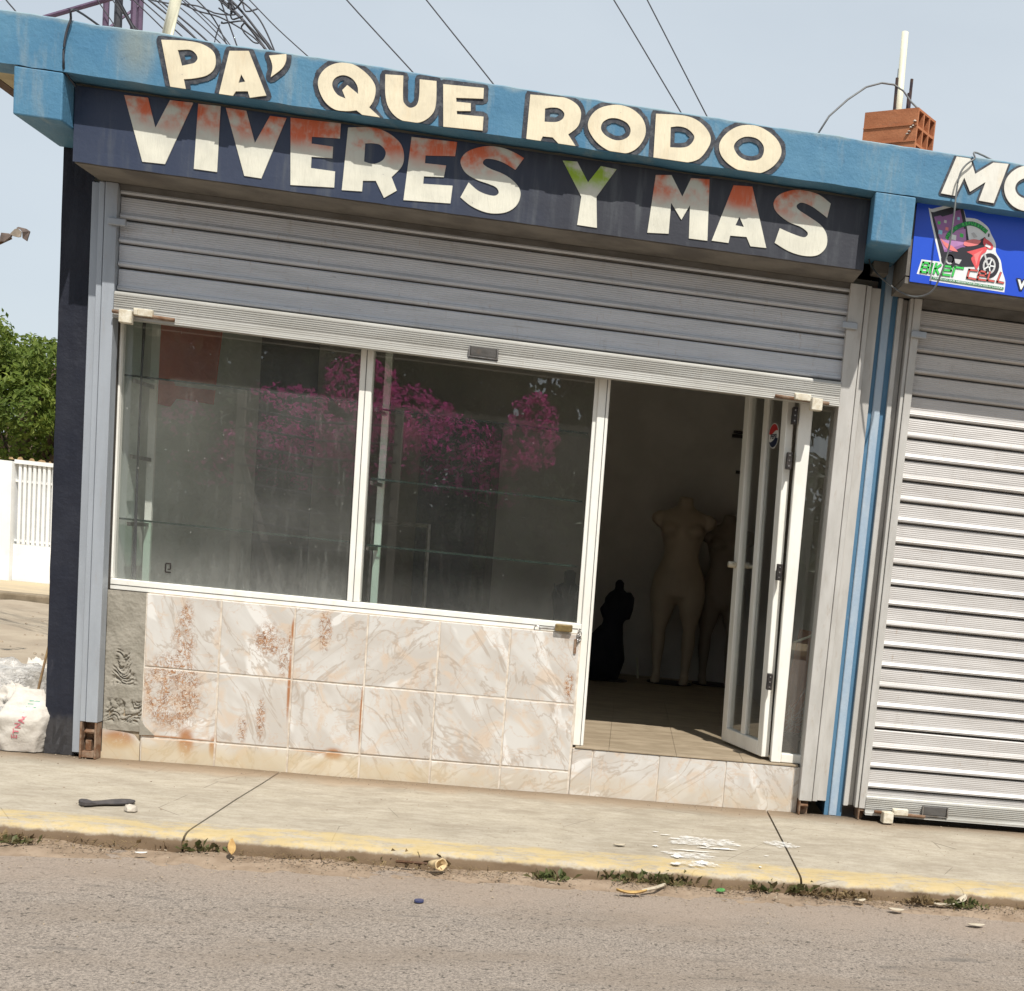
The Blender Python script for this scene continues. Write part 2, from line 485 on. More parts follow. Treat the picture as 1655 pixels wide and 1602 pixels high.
k = t.mix(t.math('MULTIPLY', t.rng(t.math('ADD', z, t.math('MULTIPLY', t.noise(8, 5), .10)), .10, .19, 1, 0), t.rng(x, 1.9, 1.0, .25, .6)), k, (.56, .45, .27))
k = t.mix(t.math('MULTIPLY', t.rng(t.noise(11, 7, .7, t.scaled((1, 1, 2))), .66, .74), .5), k, (.30, .25, .2))
M['tile'] = t.done(k, t.rng(m, 0, 1, .28, .8), 0, t.bump(t.noise(9, 3), .1, .004), .5)
M['grout'] = simple('pale_grout', (.66, .60, .52), (.5, .42, .34), 25, .85, 0, .3)
M['cement'] = simple('bare_cement', (.31, .285, .24), (.25, .23, .19), 7, .92, 0, .5, 70, .2, (1, 1, 1), .3, (.17, .15, .12))
M['floor_tile'] = simple('beige_floor_tile', (.36, .29, .205), (.26, .205, .14), 6, .55, 0, .1, 40, .3, (1, 3, 1), .4, (.2, .16, .11))

# --- walls inside
M['inner_wall'] = simple('grey_inner_wall', (.66, .63, .59), (.58, .555, .52), 3, .85, 0, .15, 40)
M['display_wall'] = simple('pale_display_wall', (.60, .64, .60), (.52, .56, .52), 2.5, .8, 0, .12, 40, None, (1, 1, 1), .25, (.25, .25, .22))
M['red_card'] = simple('faded_red_card', (.62, .17, .11), (.50, .13, .09), 3, .8, 0, .05)
M['navy_board'] = simple('navy_board', (.03, .034, .055), (.02, .022, .035), 4, .6)
M['ochre_wall'] = simple('cream_beam_paint', (.52, .43, .25), (.4, .32, .18), 8, .8)
M['brown_wood'] = simple('dark_brown_wood', (.07, .035, .018), (.12, .06, .03), 14, .7, 0, .3, 60, .3, (8, 8, 1))
M['plank'] = simple('reddish_plank', (.30, .13, .06), (.22, .09, .045), 16, .75, 0, .3, 60, .3, (8, 8, 1))

# --- ground
t = NT('worn_asphalt')
x, y, z = t.xyz()
k = t.mix(t.rng(t.noise(140, 5, .8), .38, .62), (.155, .132, .112), (.365, .31, .26))
k = t.mix(t.rng(t.voro(95, None, 'F1', 'Distance'), .0, .22, .55, 0), k, (.30, .27, .23))
k = t.mix(t.math('MULTIPLY', t.rng(t.noise(1.4, 5, .6, t.scaled((1, 2.5, 1))), .42, .7), .55), k, (.22, .175, .135))
k = t.mix(t.math('MULTIPLY', t.rng(t.noise(4.5, 6, .65, t.scaled((.7, 3.5, 1))), .58, .72), .55), k, (.11, .10, .09))
k = t.mix(t.math('MULTIPLY', t.rng(t.noise(62, 2, .5), .62, .68), .8), k, (.075, .065, .055))
edge = t.math('ADD', y, t.math('MULTIPLY', t.math('SUBTRACT', t.noise(2.2, 6, .6), .5), .9))
k = t.mix(t.math('MULTIPLY', t.rng(edge, -2.05, -1.5), .55), k, (.325, .255, .20))
M['asphalt'] = t.done(k, .9, 0, t.bump(t.noise(170, 4, .7), .6, .008, t.bump(t.noise(12, 4), .25, .02)), .25)

def concrete(name, kerb=False):
    t = NT(name)
    x, y, z = t.xyz()
    k = t.mix(t.rng(t.noise(2.4, 8, .68, t.scaled((1, 1.6, 1))), .32, .68), (.395, .348, .272), (.30, .258, .198))
    k = t.mix(t.math('MULTIPLY', t.rng(t.noise(60, 5, .75), .50, .66), .6), k, (.235, .20, .15))
    k = t.mix(t.math('MULTIPLY', t.rng(t.noise(11, 8, .75, t.scaled((.8, 1.8, 1))), .40, .68), .42), k, (.52, .47, .39))
    k = t.mix(t.math('MULTIPLY', t.rng(t.noise(4.2, 8, .72, t.scaled((.5, 1.7, 1))), .54, .66), .5), k, (.27, .225, .17))
    k = t.mix(t.math('MULTIPLY', t.rng(t.noise(7, 8, .72, t.scaled((.6, 2.2, 1))), .56, .70), .6), k, (.25, .205, .145))
    k = t.mix(t.math('MULTIPLY', t.rng(t.noise(16, 6, .72, t.scaled((.45, 2.4, 1))), .62, .68), .6), k, (.16, .13, .095))
    k = t.mix(t.math('MULTIPLY', t.rng(t.voro(28), .0, .13, 1, 0), t.rng(t.noise(9), .45, .6, 0, .6)), k, (.17, .14, .10))
    crk = t.rng(t.voro(1.3, t.scaled((1, 1, 1)), 'DISTANCE_TO_EDGE'), .0, .004, 1, 0)
    k = t.mix(t.math('MULTIPLY', crk, t.rng(t.noise(2.7, 3), .5, .58, 0, .7)), k, (.12, .095, .07))
    k = t.mix(t.math('MULTIPLY', t.rng(t.noise(14, 6, .7), .66, .72), .6), k, (.52, .48, .40))
    dust = t.math('ADD', y, t.math('MULTIPLY', t.math('SUBTRACT', t.noise(3, 5), .5), .28))
    k = t.mix(t.math('MULTIPLY', t.rng(dust, -.26, -.08), .65), k, (.40, .29, .195))
    yl = t.math('ADD', y, t.math('MULTIPLY', t.math('SUBTRACT', t.noise(9, 7, .7, t.scaled((.6, 1, 1))), .5), .16))
    ye = t.math('MULTIPLY', t.rng(yl, -1.20, -1.155, 1, 0), t.rng(t.noise(8, 9, .78, t.scaled((.8, 1.6, 1))), .40, .55))
    ye = t.math('MULTIPLY', ye, t.rng(t.math('ADD', z, t.math('MULTIPLY', t.noise(22, 7, .7), .03)), -.013, .002))
    k = t.mix(t.math('MULTIPLY', ye, .54), k, (.53, .385, .14))
    k = t.mix(t.rng(t.math('ADD', z, t.math('MULTIPLY', t.noise(25, 6, .7), .03)), -.016, -.001, 1, 0), k, (.165, .115, .072))
    return t.done(k, .9, 0, t.bump(t.noise(90, 6, .7), .4, .005, t.bump(t.noise(6, 5), .35, .015)), .25)
M['concrete'] = concrete('sidewalk_concrete')
M['dirt'] = simple('pale_dry_dirt', (.36, .30, .225), (.29, .235, .175), 2.2, .95, 0, .6, 30, .2, (1, 1, 1), .6, (.18, .14, .1))
M['gutter'] = simple('gutter_soil', (.31, .235, .17), (.22, .16, .11), 9, .95, 0, .7, 70, .2, (1, 1, 1), .5, (.10, .07, .045))
M['joint'] = simple('joint_dirt', (.13, .095, .065), (.08, .06, .042), 30, .95, 0, .4)
M['pebble'] = simple('pebble_stone', (.36, .29, .21), (.16, .12, .085), 40, .9, 0, .3)
M['kerb_far'] = simple('stained_kerb', (.25, .20, .14), (.17, .135, .09), 5, .95, 0, .4, 40, .2, (2, 2, 1), .5, (.1, .08, .06))
M['far_pavement'] = simple('ochre_pavement', (.48, .38, .24), (.42, .34, .23), 3, .95)
M['white_wall'] = simple('white_wash', (.80, .80, .79), (.72, .72, .70), 2, .85, 0, .2, 30, .2, (1, 1, 1), .3, (.5, .46, .4))
M['terracotta'] = simple('terracotta_clay', (.44, .175, .085), (.36, .135, .065), 9, .85, 0, .4, 80, .2, (1, 1, 3), .35, (.3, .2, .14))
M['pvc'] = simple('cream_plastic_pipe', (.72, .70, .55), (.62, .6, .46), 6, .4)
M['purple_paint'] = simple('purple_tower_paint', (.13, .085, .14), (.09, .055, .10), 9, .6, .2)
M['rebar'] = simple('dark_rebar', (.04, .03, .04), (.08, .05, .04), 30, .8, .3)
M['wire'] = simple('cable_rubber', (.025, .027, .035), (.04, .04, .05), 20, .6, 0, 0)
M['grey_wire'] = simple('grey_cable', (.16, .17, .17), (.10, .10, .105), 20, .5, 0, 0)
M['card'] = simple('sun_bleached_card', (.40, .33, .25), (.30, .25, .2), 9, .9)
M['card_dark'] = simple('dark_brown_card', (.10, .075, .065), (.16, .12, .1), 20, .9)
M['sack'] = simple('woven_sack', (.62, .58, .52), (.5, .46, .41), 14, .8, 0, .5, 90, .3, (1, 1, 2))
t = NT('clear_plastic_bag')
tr = t.n('ShaderNodeBsdfTransparent'); tr.inputs[0].default_value = (.96, .95, .93, 1)
t.bsdf.inputs['Base Color'].default_value = (.82, .80, .77, 1); t.bsdf.inputs['Roughness'].default_value = .28
ms = t.n('ShaderNodeMixShader'); t.L(t.rng(t.noise(9, 5), .3, .7, .35, .8), ms.inputs[0])
t.L(tr.outputs[0], ms.inputs[1]); t.L(t.bsdf.outputs[0], ms.inputs[2]); t.L(ms.outputs[0], t.out.inputs['Surface'])
t.L(t.bump(t.noise(26, 5, .65, None, .8), 1.0, .05), t.bsdf.inputs['Normal'])
M['plastic'] = t.mat
M['red_print'] = simple('red_ink', (.50, .10, .14), (.56, .26, .26), 60, .8)
M['green_print'] = simple('green_ink', (.16, .34, .26), (.3, .42, .36), 60, .8)
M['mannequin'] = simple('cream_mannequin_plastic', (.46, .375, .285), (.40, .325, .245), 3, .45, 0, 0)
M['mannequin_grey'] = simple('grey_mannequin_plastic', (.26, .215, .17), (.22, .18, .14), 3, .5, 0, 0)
M['black_cloth'] = simple('black_cloth', (.008, .009, .016), (.014, .014, .022), 10, .9, 0, .3)
M['lace'] = simple('grey_lace', (.10, .10, .11), (.05, .05, .06), 60, .9)
M['paint_white'] = simple('spilt_white_paint', (.78, .77, .74), (.66, .63, .57), 30, .6, 0, .2)
M['sole'] = simple('black_rubber_sole', (.045, .04, .042), (.075, .065, .062), 30, .75)
M['stone'] = simple('pale_rubble', (.52, .47, .40), (.4, .35, .29), 25, .9)
M['tan'] = simple('tan_cup_card', (.62, .47, .26), (.5, .36, .19), 20, .7)
M['dry_leaf'] = simple('dry_yellow_leaf', (.48, .32, .12), (.34, .20, .07), 30, .8)
M['brown_leaf'] = simple('dry_brown_leaf', (.30, .20, .09), (.2, .12, .06), 30, .85)
M['blue_cap'] = simple('blue_plastic', (.03, .035, .10), (.04, .05, .12), 10, .4)
M['green_plastic'] = simple('green_plastic', (.10, .36, .09), (.09, .30, .09), 10, .4)
M['paper'] = simple('crumpled_paper', (.50, .44, .34), (.40, .34, .25), 20, .85)

def leaf_mat(name, cols, trans=.35, scale=2.5):
    t = NT(name)
    rp = t.geo.outputs['Random Per Island']
    k = t.mix(t.rng(rp, .0, 1.), cols[0], cols[1])
    k = t.mix(t.rng(t.noise(scale, 4), .35, .7), k, cols[2])
    t.val(t.bsdf.inputs['Base Color'], k)
    t.bsdf.inputs['Roughness'].default_value = .55
    t.bsdf.inputs['Specular IOR Level'].default_value = .25
    tl = t.n('ShaderNodeBsdfTranslucent'); t.L(k, tl.inputs['Color'])
    m = t.n('ShaderNodeMixShader'); m.inputs[0].default_value = trans
    t.L(t.bsdf.outputs[0], m.inputs[1]); t.L(tl.outputs[0], m.inputs[2]); t.L(m.outputs[0], t.out.inputs['Surface'])
    return t.mat
M['leaf'] = leaf_mat('tree_leaf', [(.12, .18, .03), (.26, .31, .06), (.10, .15, .03)], .45, 1.4)
M['dark_leaf'] = leaf_mat('dark_tree_leaf', [(.04, .075, .02), (.07, .11, .03), (.03, .05, .015)], .3)
M['magenta'] = leaf_mat('bougainvillea_bract', [(.80, .06, .42), (.88, .12, .52), (.70, .04, .34)], .5)
M['weed'] = leaf_mat('weed_leaf', [(.07, .10, .03), (.12, .14, .05), (.13, .10, .05)], .2, 20)
M['dry_weed'] = leaf_mat('dry_weed_leaf', [(.20, .14, .07), (.28, .20, .10), (.10, .07, .04)], .2, 20)
M['bark'] = simple('grey_bark', (.15, .11, .08), (.09, .065, .045), 20, .9, 0, .5, 60, .2, (3, 3, .6))

# ------------------------------------------------------------------ ground, roads, pavements
g = MB(); g.box(-160, 160, -120, 200, -.35, -.09)
g.build('ground', M['dirt'], kind='structure')
g = MB()
g.grid(60, 40, lambda a, b: (-30 + 60 * a, -11.5 + 10.15 * b, -.075 + .006 * noise.noise((a * 40, b * 14, 0))))
g.build('street', M['asphalt'], kind='structure', smooth=True)
g = MB()
g.grid(70, 60, lambda a, b: (-9 + 8.57 * a, .02 + 8.5 * b, -.03 + .035 * noise.noise((a * 16, b * 14, 3.3)) + .012 * noise.noise((a * 60, b * 60, 1))))
g.build('side_road', M['dirt'], kind='structure', smooth=True)

# sidewalk: concrete slabs with open joints, the kerb is their rounded outer edge
sw = MB(); sw.box(-9, 12, -1.30, -.002, -.2, -.02)
sidewalk = sw.build('sidewalk', M['joint'], kind='structure')
joints = [-9, -2.1, 0.633, 2.964, 5.4, 12]
for i in range(len(joints) - 1):
    a, b = joints[i] + .0045, joints[i + 1] - .0045
    m_ = MB()
    nx = max(6, int((b - a) * 45)); P = [(-.0, -.02), (-.0, .0), (-.3, .0), (-.7, .0), (-1.0, .0), (-1.2, .0), (-1.30, -.001), (-1.335, -.005), (-1.352, -.014), (-1.362, -.03), (-1.366, -.05), (-1.37, -.09)]
    def f(s, q, a=a, b=b, P=P):
        j = round(q * (len(P) - 1)); w, zz = P[j]
        u = a + (b - a) * s
        nz = .004 * noise.noise((u * 1.7, w * 2.1, 0)) if j > 0 else 0
        if j >= 6:
            k = .016 * noise.noise((u * 5, 3.1, 0)) + .012 * noise.noise((u * 19, 7.7, zz * 30)) + .022 * max(0, noise.noise((u * 8, 2.2, zz * 14)) - .15)
            w += k; nz += -.008 * max(0, noise.noise((u * 9, 1.3, 2.)))
        return (u, w, zz + nz)
    m_.grid(nx, len(P) - 1, f)
    # end faces at the joints
    for q, u in ((0, a), (1, b)):
        pr = [f(q, j / (len(P) - 1)) for j in range(len(P))]
        m_.add(pr, [tuple(range(len(P)))])
    m_.build('slab', M['concrete'], sidewalk, smooth=True)

# soil and grit washed against the kerb
g = MB()
def soil(a, b):
    u = -3 + 9 * a; w = -1.33 - .34 * b
    h = math.sin(min(1, (1 - b) * 1.0) * 1.57)
    n = noise.noise((u * 3, b * 2, 0)) * .5 + noise.noise((u * 9, b * 5, 4)) * .3 + .5
    return (u, w, -.082 + .036 * h * max(0, n) * (1 - b) ** .6 + .004 * noise.noise((u * 30, w * 30, 0)))
g.grid(320, 14, soil)
g.build('gutter_soil', M['gutter'], kind='stuff', smooth=True)
g = MB()
def stonelet(mb, c, r, r3=None):
    q = r3 or rnd
    o = q.random() * 6
    pts = [Vector((math.cos(o + k * 1.257) * r * q.uniform(.7, 1.3), math.sin(o + k * 1.257) * r * q.uniform(.7, 1.3), -r * .2)) + Vector(c) for k in range(5)]
    pts += [Vector(c) + Vector((math.cos(o + k * 1.257) * r * q.uniform(.3, .7), math.sin(o + k * 1.257) * r * q.uniform(.3, .7), r * q.uniform(.3, .7))) for k in range(5)]
    mb.add(pts, [(0, 1, 6, 5), (1, 2, 7, 6), (2, 3, 8, 7), (3, 4, 9, 8), (4, 0, 5, 9), (5, 6, 7, 8, 9)])
for i in range(1500):
    u = rnd.uniform(-1.2, 4.2); w = -1.38 - abs(rnd.gauss(0, .16))
    stonelet(g, (u, w, -.068 if w < -1.5 else -.058), rnd.uniform(.0012, .004) * (1.6 if rnd.random() < .06 else 1))
for i in range(160):
    stonelet(g, (rnd.uniform(-1, 4.2), rnd.uniform(-2.9, -1.4), -.073), rnd.uniform(.0015, .004))
for i in range(330):
    stonelet(g, (rnd.uniform(-1, 4.2), -abs(rnd.gauss(0, .09)) - .01, .001), rnd.uniform(.0015, .004))
for i in range(200):
    stonelet(g, (rnd.uniform(-1, 4.2), rnd.uniform(-1.2, -.05), .001), rnd.uniform(.0015, .004))
for i in range(500):
    stonelet(g, (rnd.uniform(-5, -.45), rnd.uniform(.1, 7.5), -.025), rnd.uniform(.006, .025))
g.build('grit', M['pebble'], kind='stuff')

# far side of the side street
g = MB(); g.box(-16, 10, 8.55, 8.80, -.3, .055)
g.build('far_kerb', M['kerb_far'], kind='structure', bevel=.02, seg=2)
g = MB(); g.box(-16, 10, 8.802, 10.62, -.3, .045)
g.build('far_pavement', M['far_pavement'], kind='structure')

# white boundary wall with a panel of balusters
wl = thing('boundary_wall', 'white boundary wall with a panel of slim white balusters, across the dirt side street', 'wall', (-5.2, 10.7, .045))
g = MB(); g.box(-16, -5.225, 10.56, 10.80, .045, 1.475); g.build('wall_panel', M['white_wall'], wl)
g = MB(); g.box(-5.223, 9, 10.64, 10.80, .045, .49); g.build('low_wall', M['white_wall'], wl)
g = MB(); g.box(-5.223, 9, 10.62, 10.82, 1.452, 1.50); g.build('top_rail', M['white_wall'], wl)
g = MB(); g.box(-5.223, 9, 10.665, 10.715, .52, .545); g.build('rail', M['white_wall'], wl)
g = MB(); g.box(-5.223, 9, 10.665, 10.715, 1.235, 1.262); g.build('rail', M['white_wall'], wl)
g = MB(); g.box(-5.185, -5.15, 10.64, 10.70, .488, 1.454)
b0 = g.build('baluster', M['white_wall'], wl, bevel=.006)
for i in range(1, 60):
    dup(b0, (.0545 * i, 0, 0))
g = MB()
for i in range(40):
    stonelet(g, (-5.6 + i * .13 + rnd.uniform(-.05, .05), 10.7, 1.505), rnd.uniform(.02, .06))
g.build('leaf_litter', M['brown_leaf'], wl)

# ------------------------------------------------------------------ foliage
def crown(mb, blobs, n, size, seed, droop=.25):
    q = random.Random(seed)
    tot = sum(r[0] * r[1] for _, r in blobs)
    for c, r in blobs:
        for _ in range(int(n * r[0] * r[1] / tot)):
            while True:
                d = Vector((q.gauss(0, 1), q.gauss(0, 1), q.gauss(0, 1)))
                if d.length > .01:
                    break
            d.normalize()
            rr = q.uniform(.55, 1.0) ** .5
            rr *= 1 + .22 * noise.noise((d.x * 2.3 + seed, d.y * 2.3, d.z * 2.3))
            p = Vector(c) + Vector((d.x * r[0], d.y * r[0], d.z * r[1])) * rr
            if noise.noise(p * (1.6 / max(.35, r[0] * .6)) + Vector((seed, 0, 0))) < -.22:
                continue
            nn = (d + Vector((q.gauss(0, .6), q.gauss(0, .6), q.gauss(.3, .6)))).normalized()
            a = nn.cross(Vector((q.gauss(0, 1), q.gauss(0, 1), q.gauss(0, 1))))
            if a.length < .01:
                continue
            a.normalize(); b = nn.cross(a)
            s = size * q.uniform(.6, 1.35)
            mb.add([p - a * s, p + b * s * .45 + nn * s * .12, p + a * s - nn * s * droop, p - b * s * .45 + nn * s * .12], [(0, 1, 2, 3)])

def tree(name, label, base, blobs, n, size, mats, seed, group=None, trunk=.16, cat='tree'):
    tr = thing(name, label, cat, base, group)
    mb = MB(); crown(mb, blobs, n, size, seed)
    mb.build('crown', mats[0], tr)
    if len(mats) > 1:
        mb = MB(); crown(mb, mats[2], mats[3], size * .55, seed + 5)
        mb.build('blossom', mats[1], tr)
    mb = MB(); q = random.Random(seed)
    top = Vector(base); hub = Vector(base) + (Vector(blobs[0][0]) - Vector(base)) * .45
    mb.tube([base, Vector(base).lerp(hub, .5) + Vector((.06, .05, 0)), hub], [trunk, trunk * .85, trunk * .7], 8)
    for c, r in blobs:
        e = Vector(c) + Vector((0, 0, -r[1] * .2))
        mb.tube([hub, hub.lerp(e, .5) + Vector((q.uniform(-.1, .1), q.uniform(-.1, .1), .1)), e], [trunk * .6, trunk * .35, trunk * .12], 6)
    mb.build('trunk', M['bark'], tr, smooth=True)
    return tr

q = random.Random(4)
TB = [((-7.2, 14.9, 2.2), (1.5, 1.0))]
for i in range(46):
    a = q.uniform(0, 6.28); e_ = q.uniform(-.5, 1.0); rr = q.uniform(.75, 1.0)
    TB.append(((-6.9 + 2.1 * rr * math.cos(a) * math.cos(e_), 14.9 + 1.4 * rr * math.sin(a) * math.cos(e_), 2.25 + 1.32 * rr * math.sin(e_) + .12 * math.sin(i * 1.7)), (q.uniform(.32, .62), q.uniform(.25, .45))))
tree('shade_tree', 'bushy bright green tree rising behind the white boundary wall', (-7.0, 14.9, -.1), TB, 60000, .05, [M['leaf']], 3)
tree('shade_tree', 'dark leafy tree seen mirrored in the left shop pane, across the street', (-4.6, -17.5, -.1),
     [((-4.6, -17.5, 4.2), (2.4, 2.0)), ((-6.4, -17.8, 3.6), (2.0, 1.9)), ((-2.8, -17.2, 3.4), (1.8, 1.6)), ((-4.4, -17.2, 6.0), (1.8, 1.3)), ((-6.6, -17, 1.7), (1.8, 1.5)), ((-3.4, -16.9, 1.9), (1.8, 1.5))], 24000, .14, [M['dark_leaf']], 4)
tree('shade_tree', 'dark leafy tree seen mirrored in the right shop pane, across the street', (.3, -17.8, -.1),
     [((.3, -17.8, 4.0), (2.3, 1.9)), ((-1.4, -17.6, 4.2), (1.7, 1.6)), ((2.4, -17.8, 3.6), (2.0, 1.7)), ((.5, -17.6, 5.8), (1.6, 1.2)), ((3.9, -18, 4.6), (2.0, 1.9)), ((-.7, -17, 1.8), (1.8, 1.5)), ((2.3, -17, 1.8), (1.8, 1.5)), ((4.6, -17, 1.8), (1.8, 1.5))], 30000, .14, [M['dark_leaf']], 9)
tree('bougainvillea', 'magenta bougainvillea mirrored in the left shop pane', (-3.2, -14.4, -.1),
     [((-3.6, -14.4, 2.0), (1.1, .9)), ((-2.4, -14.4, 1.7), (1.1, .9)), ((-4.6, -14.5, 1.5), (1.0, 1.0)), ((-2.9, -14.5, .9), (1.6, .8))], 5000, .09,
     [M['dark_leaf'], M['magenta'], [((-2.0, -14.2, 3.2), (.55, .45)), ((-2.6, -14.2, 2.35), (.9, .40)), ((-1.7, -14.1, 2.3), (.8, .42)), ((-3.4, -14.1, 2.05), (.7, .3)), ((-4.4, -14.1, 2.4), (.4, .3)), ((-3.0, -14.2, 2.9), (.6, .2)), ((-2.3, -14.1, 1.85), (.9, .35)), ((-3.0, -14.0, 2.2), (.9, .35)), ((-3.9, -14.2, 1.75), (.8, .3))], 5200], 12, None, .06, 'bush')
tree('bougainvillea', 'magenta bougainvillea mirrored in the right shop pane', (-.6, -14.4, -.1),
     [((-.9, -14.4, 1.7), (1.0, .9)), ((.2, -14.4, 1.5), (1.0, .9)), ((-.3, -14.5, .8), (1.4, .8)), ((.9, -14.5, 1.2), (.8, 1.0))], 4200, .09,
     [M['dark_leaf'], M['magenta'], [((-1.3, -14.1, 2.85), (.75, .42)), ((-.65, -14.1, 2.55), (.8, .38)), ((-.1, -14.1, 2.3), (.6, .3)), ((.55, -14.1, 2.8), (.42, .6)), ((-.6, -14.1, 1.95), (.7, .24)), ((.0, -14.1, 1.8), (.5, .2))], 4200], 15, None, .06, 'bush')
# plain hedge and ground strip over there, it fills the low part of the reflection
g = MB(); g.box(-30, 30, -13.2, -11.52, -.3, .05)
g.build('opposite_pavement', M['concrete'], kind='structure')
hd = thing('hedge', 'dark clipped hedge along the opposite side of the street', 'hedge', (0, -15.2, -.1))
g = MB(); crown(g, [((u, -15.3, .9), (1.3, 1.2)) for u in [x_ * 1.5 - 12 for x_ in range(17)]], 12000, .13, 21)
g.build('foliage', M['dark_leaf'], hd)
g = MB(); g.box(-14, 14, -15.5, -15.2, -.1, 1.3); g.build('branch_core', M['bark'], hd)
wf = thing('wire_fence', 'wire fence with concrete posts mirrored in the left shop pane', 'fence', (-2, -12.6, 0))
for px in (-3.25, -1.15, -6.2):
    g = MB(); g.box(px - .05, px + .05, -12.65, -12.55, -.05, 2.8); g.build('post', M['cement'], wf)
g = MB(); g.tube([(-3.22, -12.6, 1.9), (-2.6, -12.6, 0)], .045); g.build('brace', M['cement'], wf)
for i in range(8):
    zz = .75 + i * .25
    g = MB(); g.tube([(-3.25, -12.53, zz + .05), (-2.2, -12.53, zz - .02), (-1.15, -12.53, zz + .05)], .018, 5)
    g.build('wire', M['wire'], wf)

# ------------------------------------------------------------------ the shop building
B_ = thing('shop_building', 'low corner shop building with blue parapet, black corner pillar and marbled tiles under its window', 'building', (1.5, 0, 0))
ZF0, ZF1, WF = 2.882, 3.086, -.44
# parapet with a slightly uneven plastered top edge
g = MB()
N = 150
us = [-.655 + 7.155 * i / N for i in range(N + 1)]
tops = [ZF1 + .006 * noise.noise((u * 4, 0, 0)) + .004 * noise.noise((u * 17, 2, 0)) for u in us]
bots = [ZF0 + .004 * noise.noise((u * 5, 9, 0)) + .003 * noise.noise((u * 23, 5, 0)) for u in us]
vs = []
for u, zt, zb in zip(us, tops, bots):
    vs += [(u, WF, zb), (u, WF, zt - .006), (u, WF + .008, zt), (u, WF + .13, zt + .004), (u, WF + .135, zb)]
fs = []
for i in range(N):
    for k_ in range(5):
        a = i * 5 + k_; b = i * 5 + (k_ + 1) % 5
        fs.append((a, a + 5, b + 5, b))
fs += [(0, 1, 2, 3, 4), tuple(N * 5 + j for j in (4, 3, 2, 1, 0))]
g.add(vs, fs)
parapet = g.build('parapet', M['blue'], B_)
for (a, b, zb) in ((-.438, -.251, 2.692), (3.108, 3.291, 2.669)):
    g = MB(); g.box(a, b, WF + .001, -.002, zb, ZF0 - .003)
    g.build('pier', M['blue'], B_, bevel=.006, seg=2)
g = MB(); g.box(-.42, 6.5, -.304, 4.3, 2.80, 3.02); g.build('roof_slab', M['cement'], B_)
g = MB(); g.box(-.60, -.424, -.302, 4.2, 2.886, 2.96); g.build('eaves_soffit', M['ochre_wall'], B_)
g = MB(); g.box(-.655, -.602, -.30, 4.2, 2.884, 2.98); g.build('eaves_board', M['brown_wood'], B_)

# pillars
g = MB()
g.grid(8, 60, lambda a, b: (-.420 + .130 * a + .0035 * noise.noise((b * 20, 0, 1)) * (a < .01), -.0 + .004 * noise.noise((a * 3, b * 22, 5)) + (.012 * noise.noise((a * 9, b * 60, 5)) if b < .06 else 0), 2.70 * b))
g.add([(-.42, 0, 0), (-.42, 0, 2.7), (-.42, .3, 2.7), (-.42, .3, 0)], [(0, 1, 2, 3)])
g.build('pillar', M['black_paint'], B_, label='black painted corner pillar')
g = MB(); g.box(3.254, 3.342, .0, .3, 0, 2.70); g.build('pillar', M['stripe_blue'], B_, label='blue pillar with paler stripe')
g = MB(); g.post(3.276, 3.316, 3.272, 3.312, 0, 2.68, -.009, .0); g.build('stripe', M['stripe_pale'], B_, bevel=.004)

# rear walls, ceiling, floor: a real room
g = MB(); g.box(-.42, -.30, .302, 4.2, -.05, 2.799); g.build('side_wall', M['white_wall'], B_)
g = MB(); g.box(-.298, -.208, .10, 2.40, -.05, 2.799); g.build('side_wall', M['display_wall'], B_)
g = MB(); g.box(-.298, -.208, 2.402, 3.898, -.05, 2.799); g.build('side_wall', M['navy_board'], B_)  # dark colour stands in for the unlit opening beyond the pale wall
g = MB(); g.box(-.298, 6.5, 3.9, 4.19, -.05, 2.797); g.build('back_wall', M['inner_wall'], B_)
g = MB(); g.box(3.345, 3.44, .12, 3.898, -.05, 2.797); g.build('partition_wall', M['inner_wall'], B_)
g = MB(); g.box(6.3, 6.5, .0, 3.898, -.05, 2.797); g.build('side_wall', M['white_wall'], B_)
g = MB(); g.box(-.148, 3.343, .11, 3.898, 2.56, 2.62); g.build('ceiling', M['inner_wall'], B_)
g = MB(); g.box(-.148, 3.10, .012, 3.898, -.05, .231); g.build('floor_base', M['floor_tile'], B_)
for i in range(10):
    for j in range(12):
        u0, w0 = -.148 + i * .33, .012 + j * .33
        u1, w1 = min(u0 + .3288, 3.10 if j == 0 else 3.343), min(w0 + .3288, 3.897)
        if u1 - u0 < .02 or w1 - w0 < .02 or (j > 5 and i < 4):
            continue
        if j == 0 and u1 < 1.99:
            continue
        g = MB(); g.box(max(u0, 2.0) if j == 0 else u0, u1, w0 if j else -.004, w1, .2315, .240)
        g.build('floor_tile', M['floor_tile'], B_, bevel=.001)

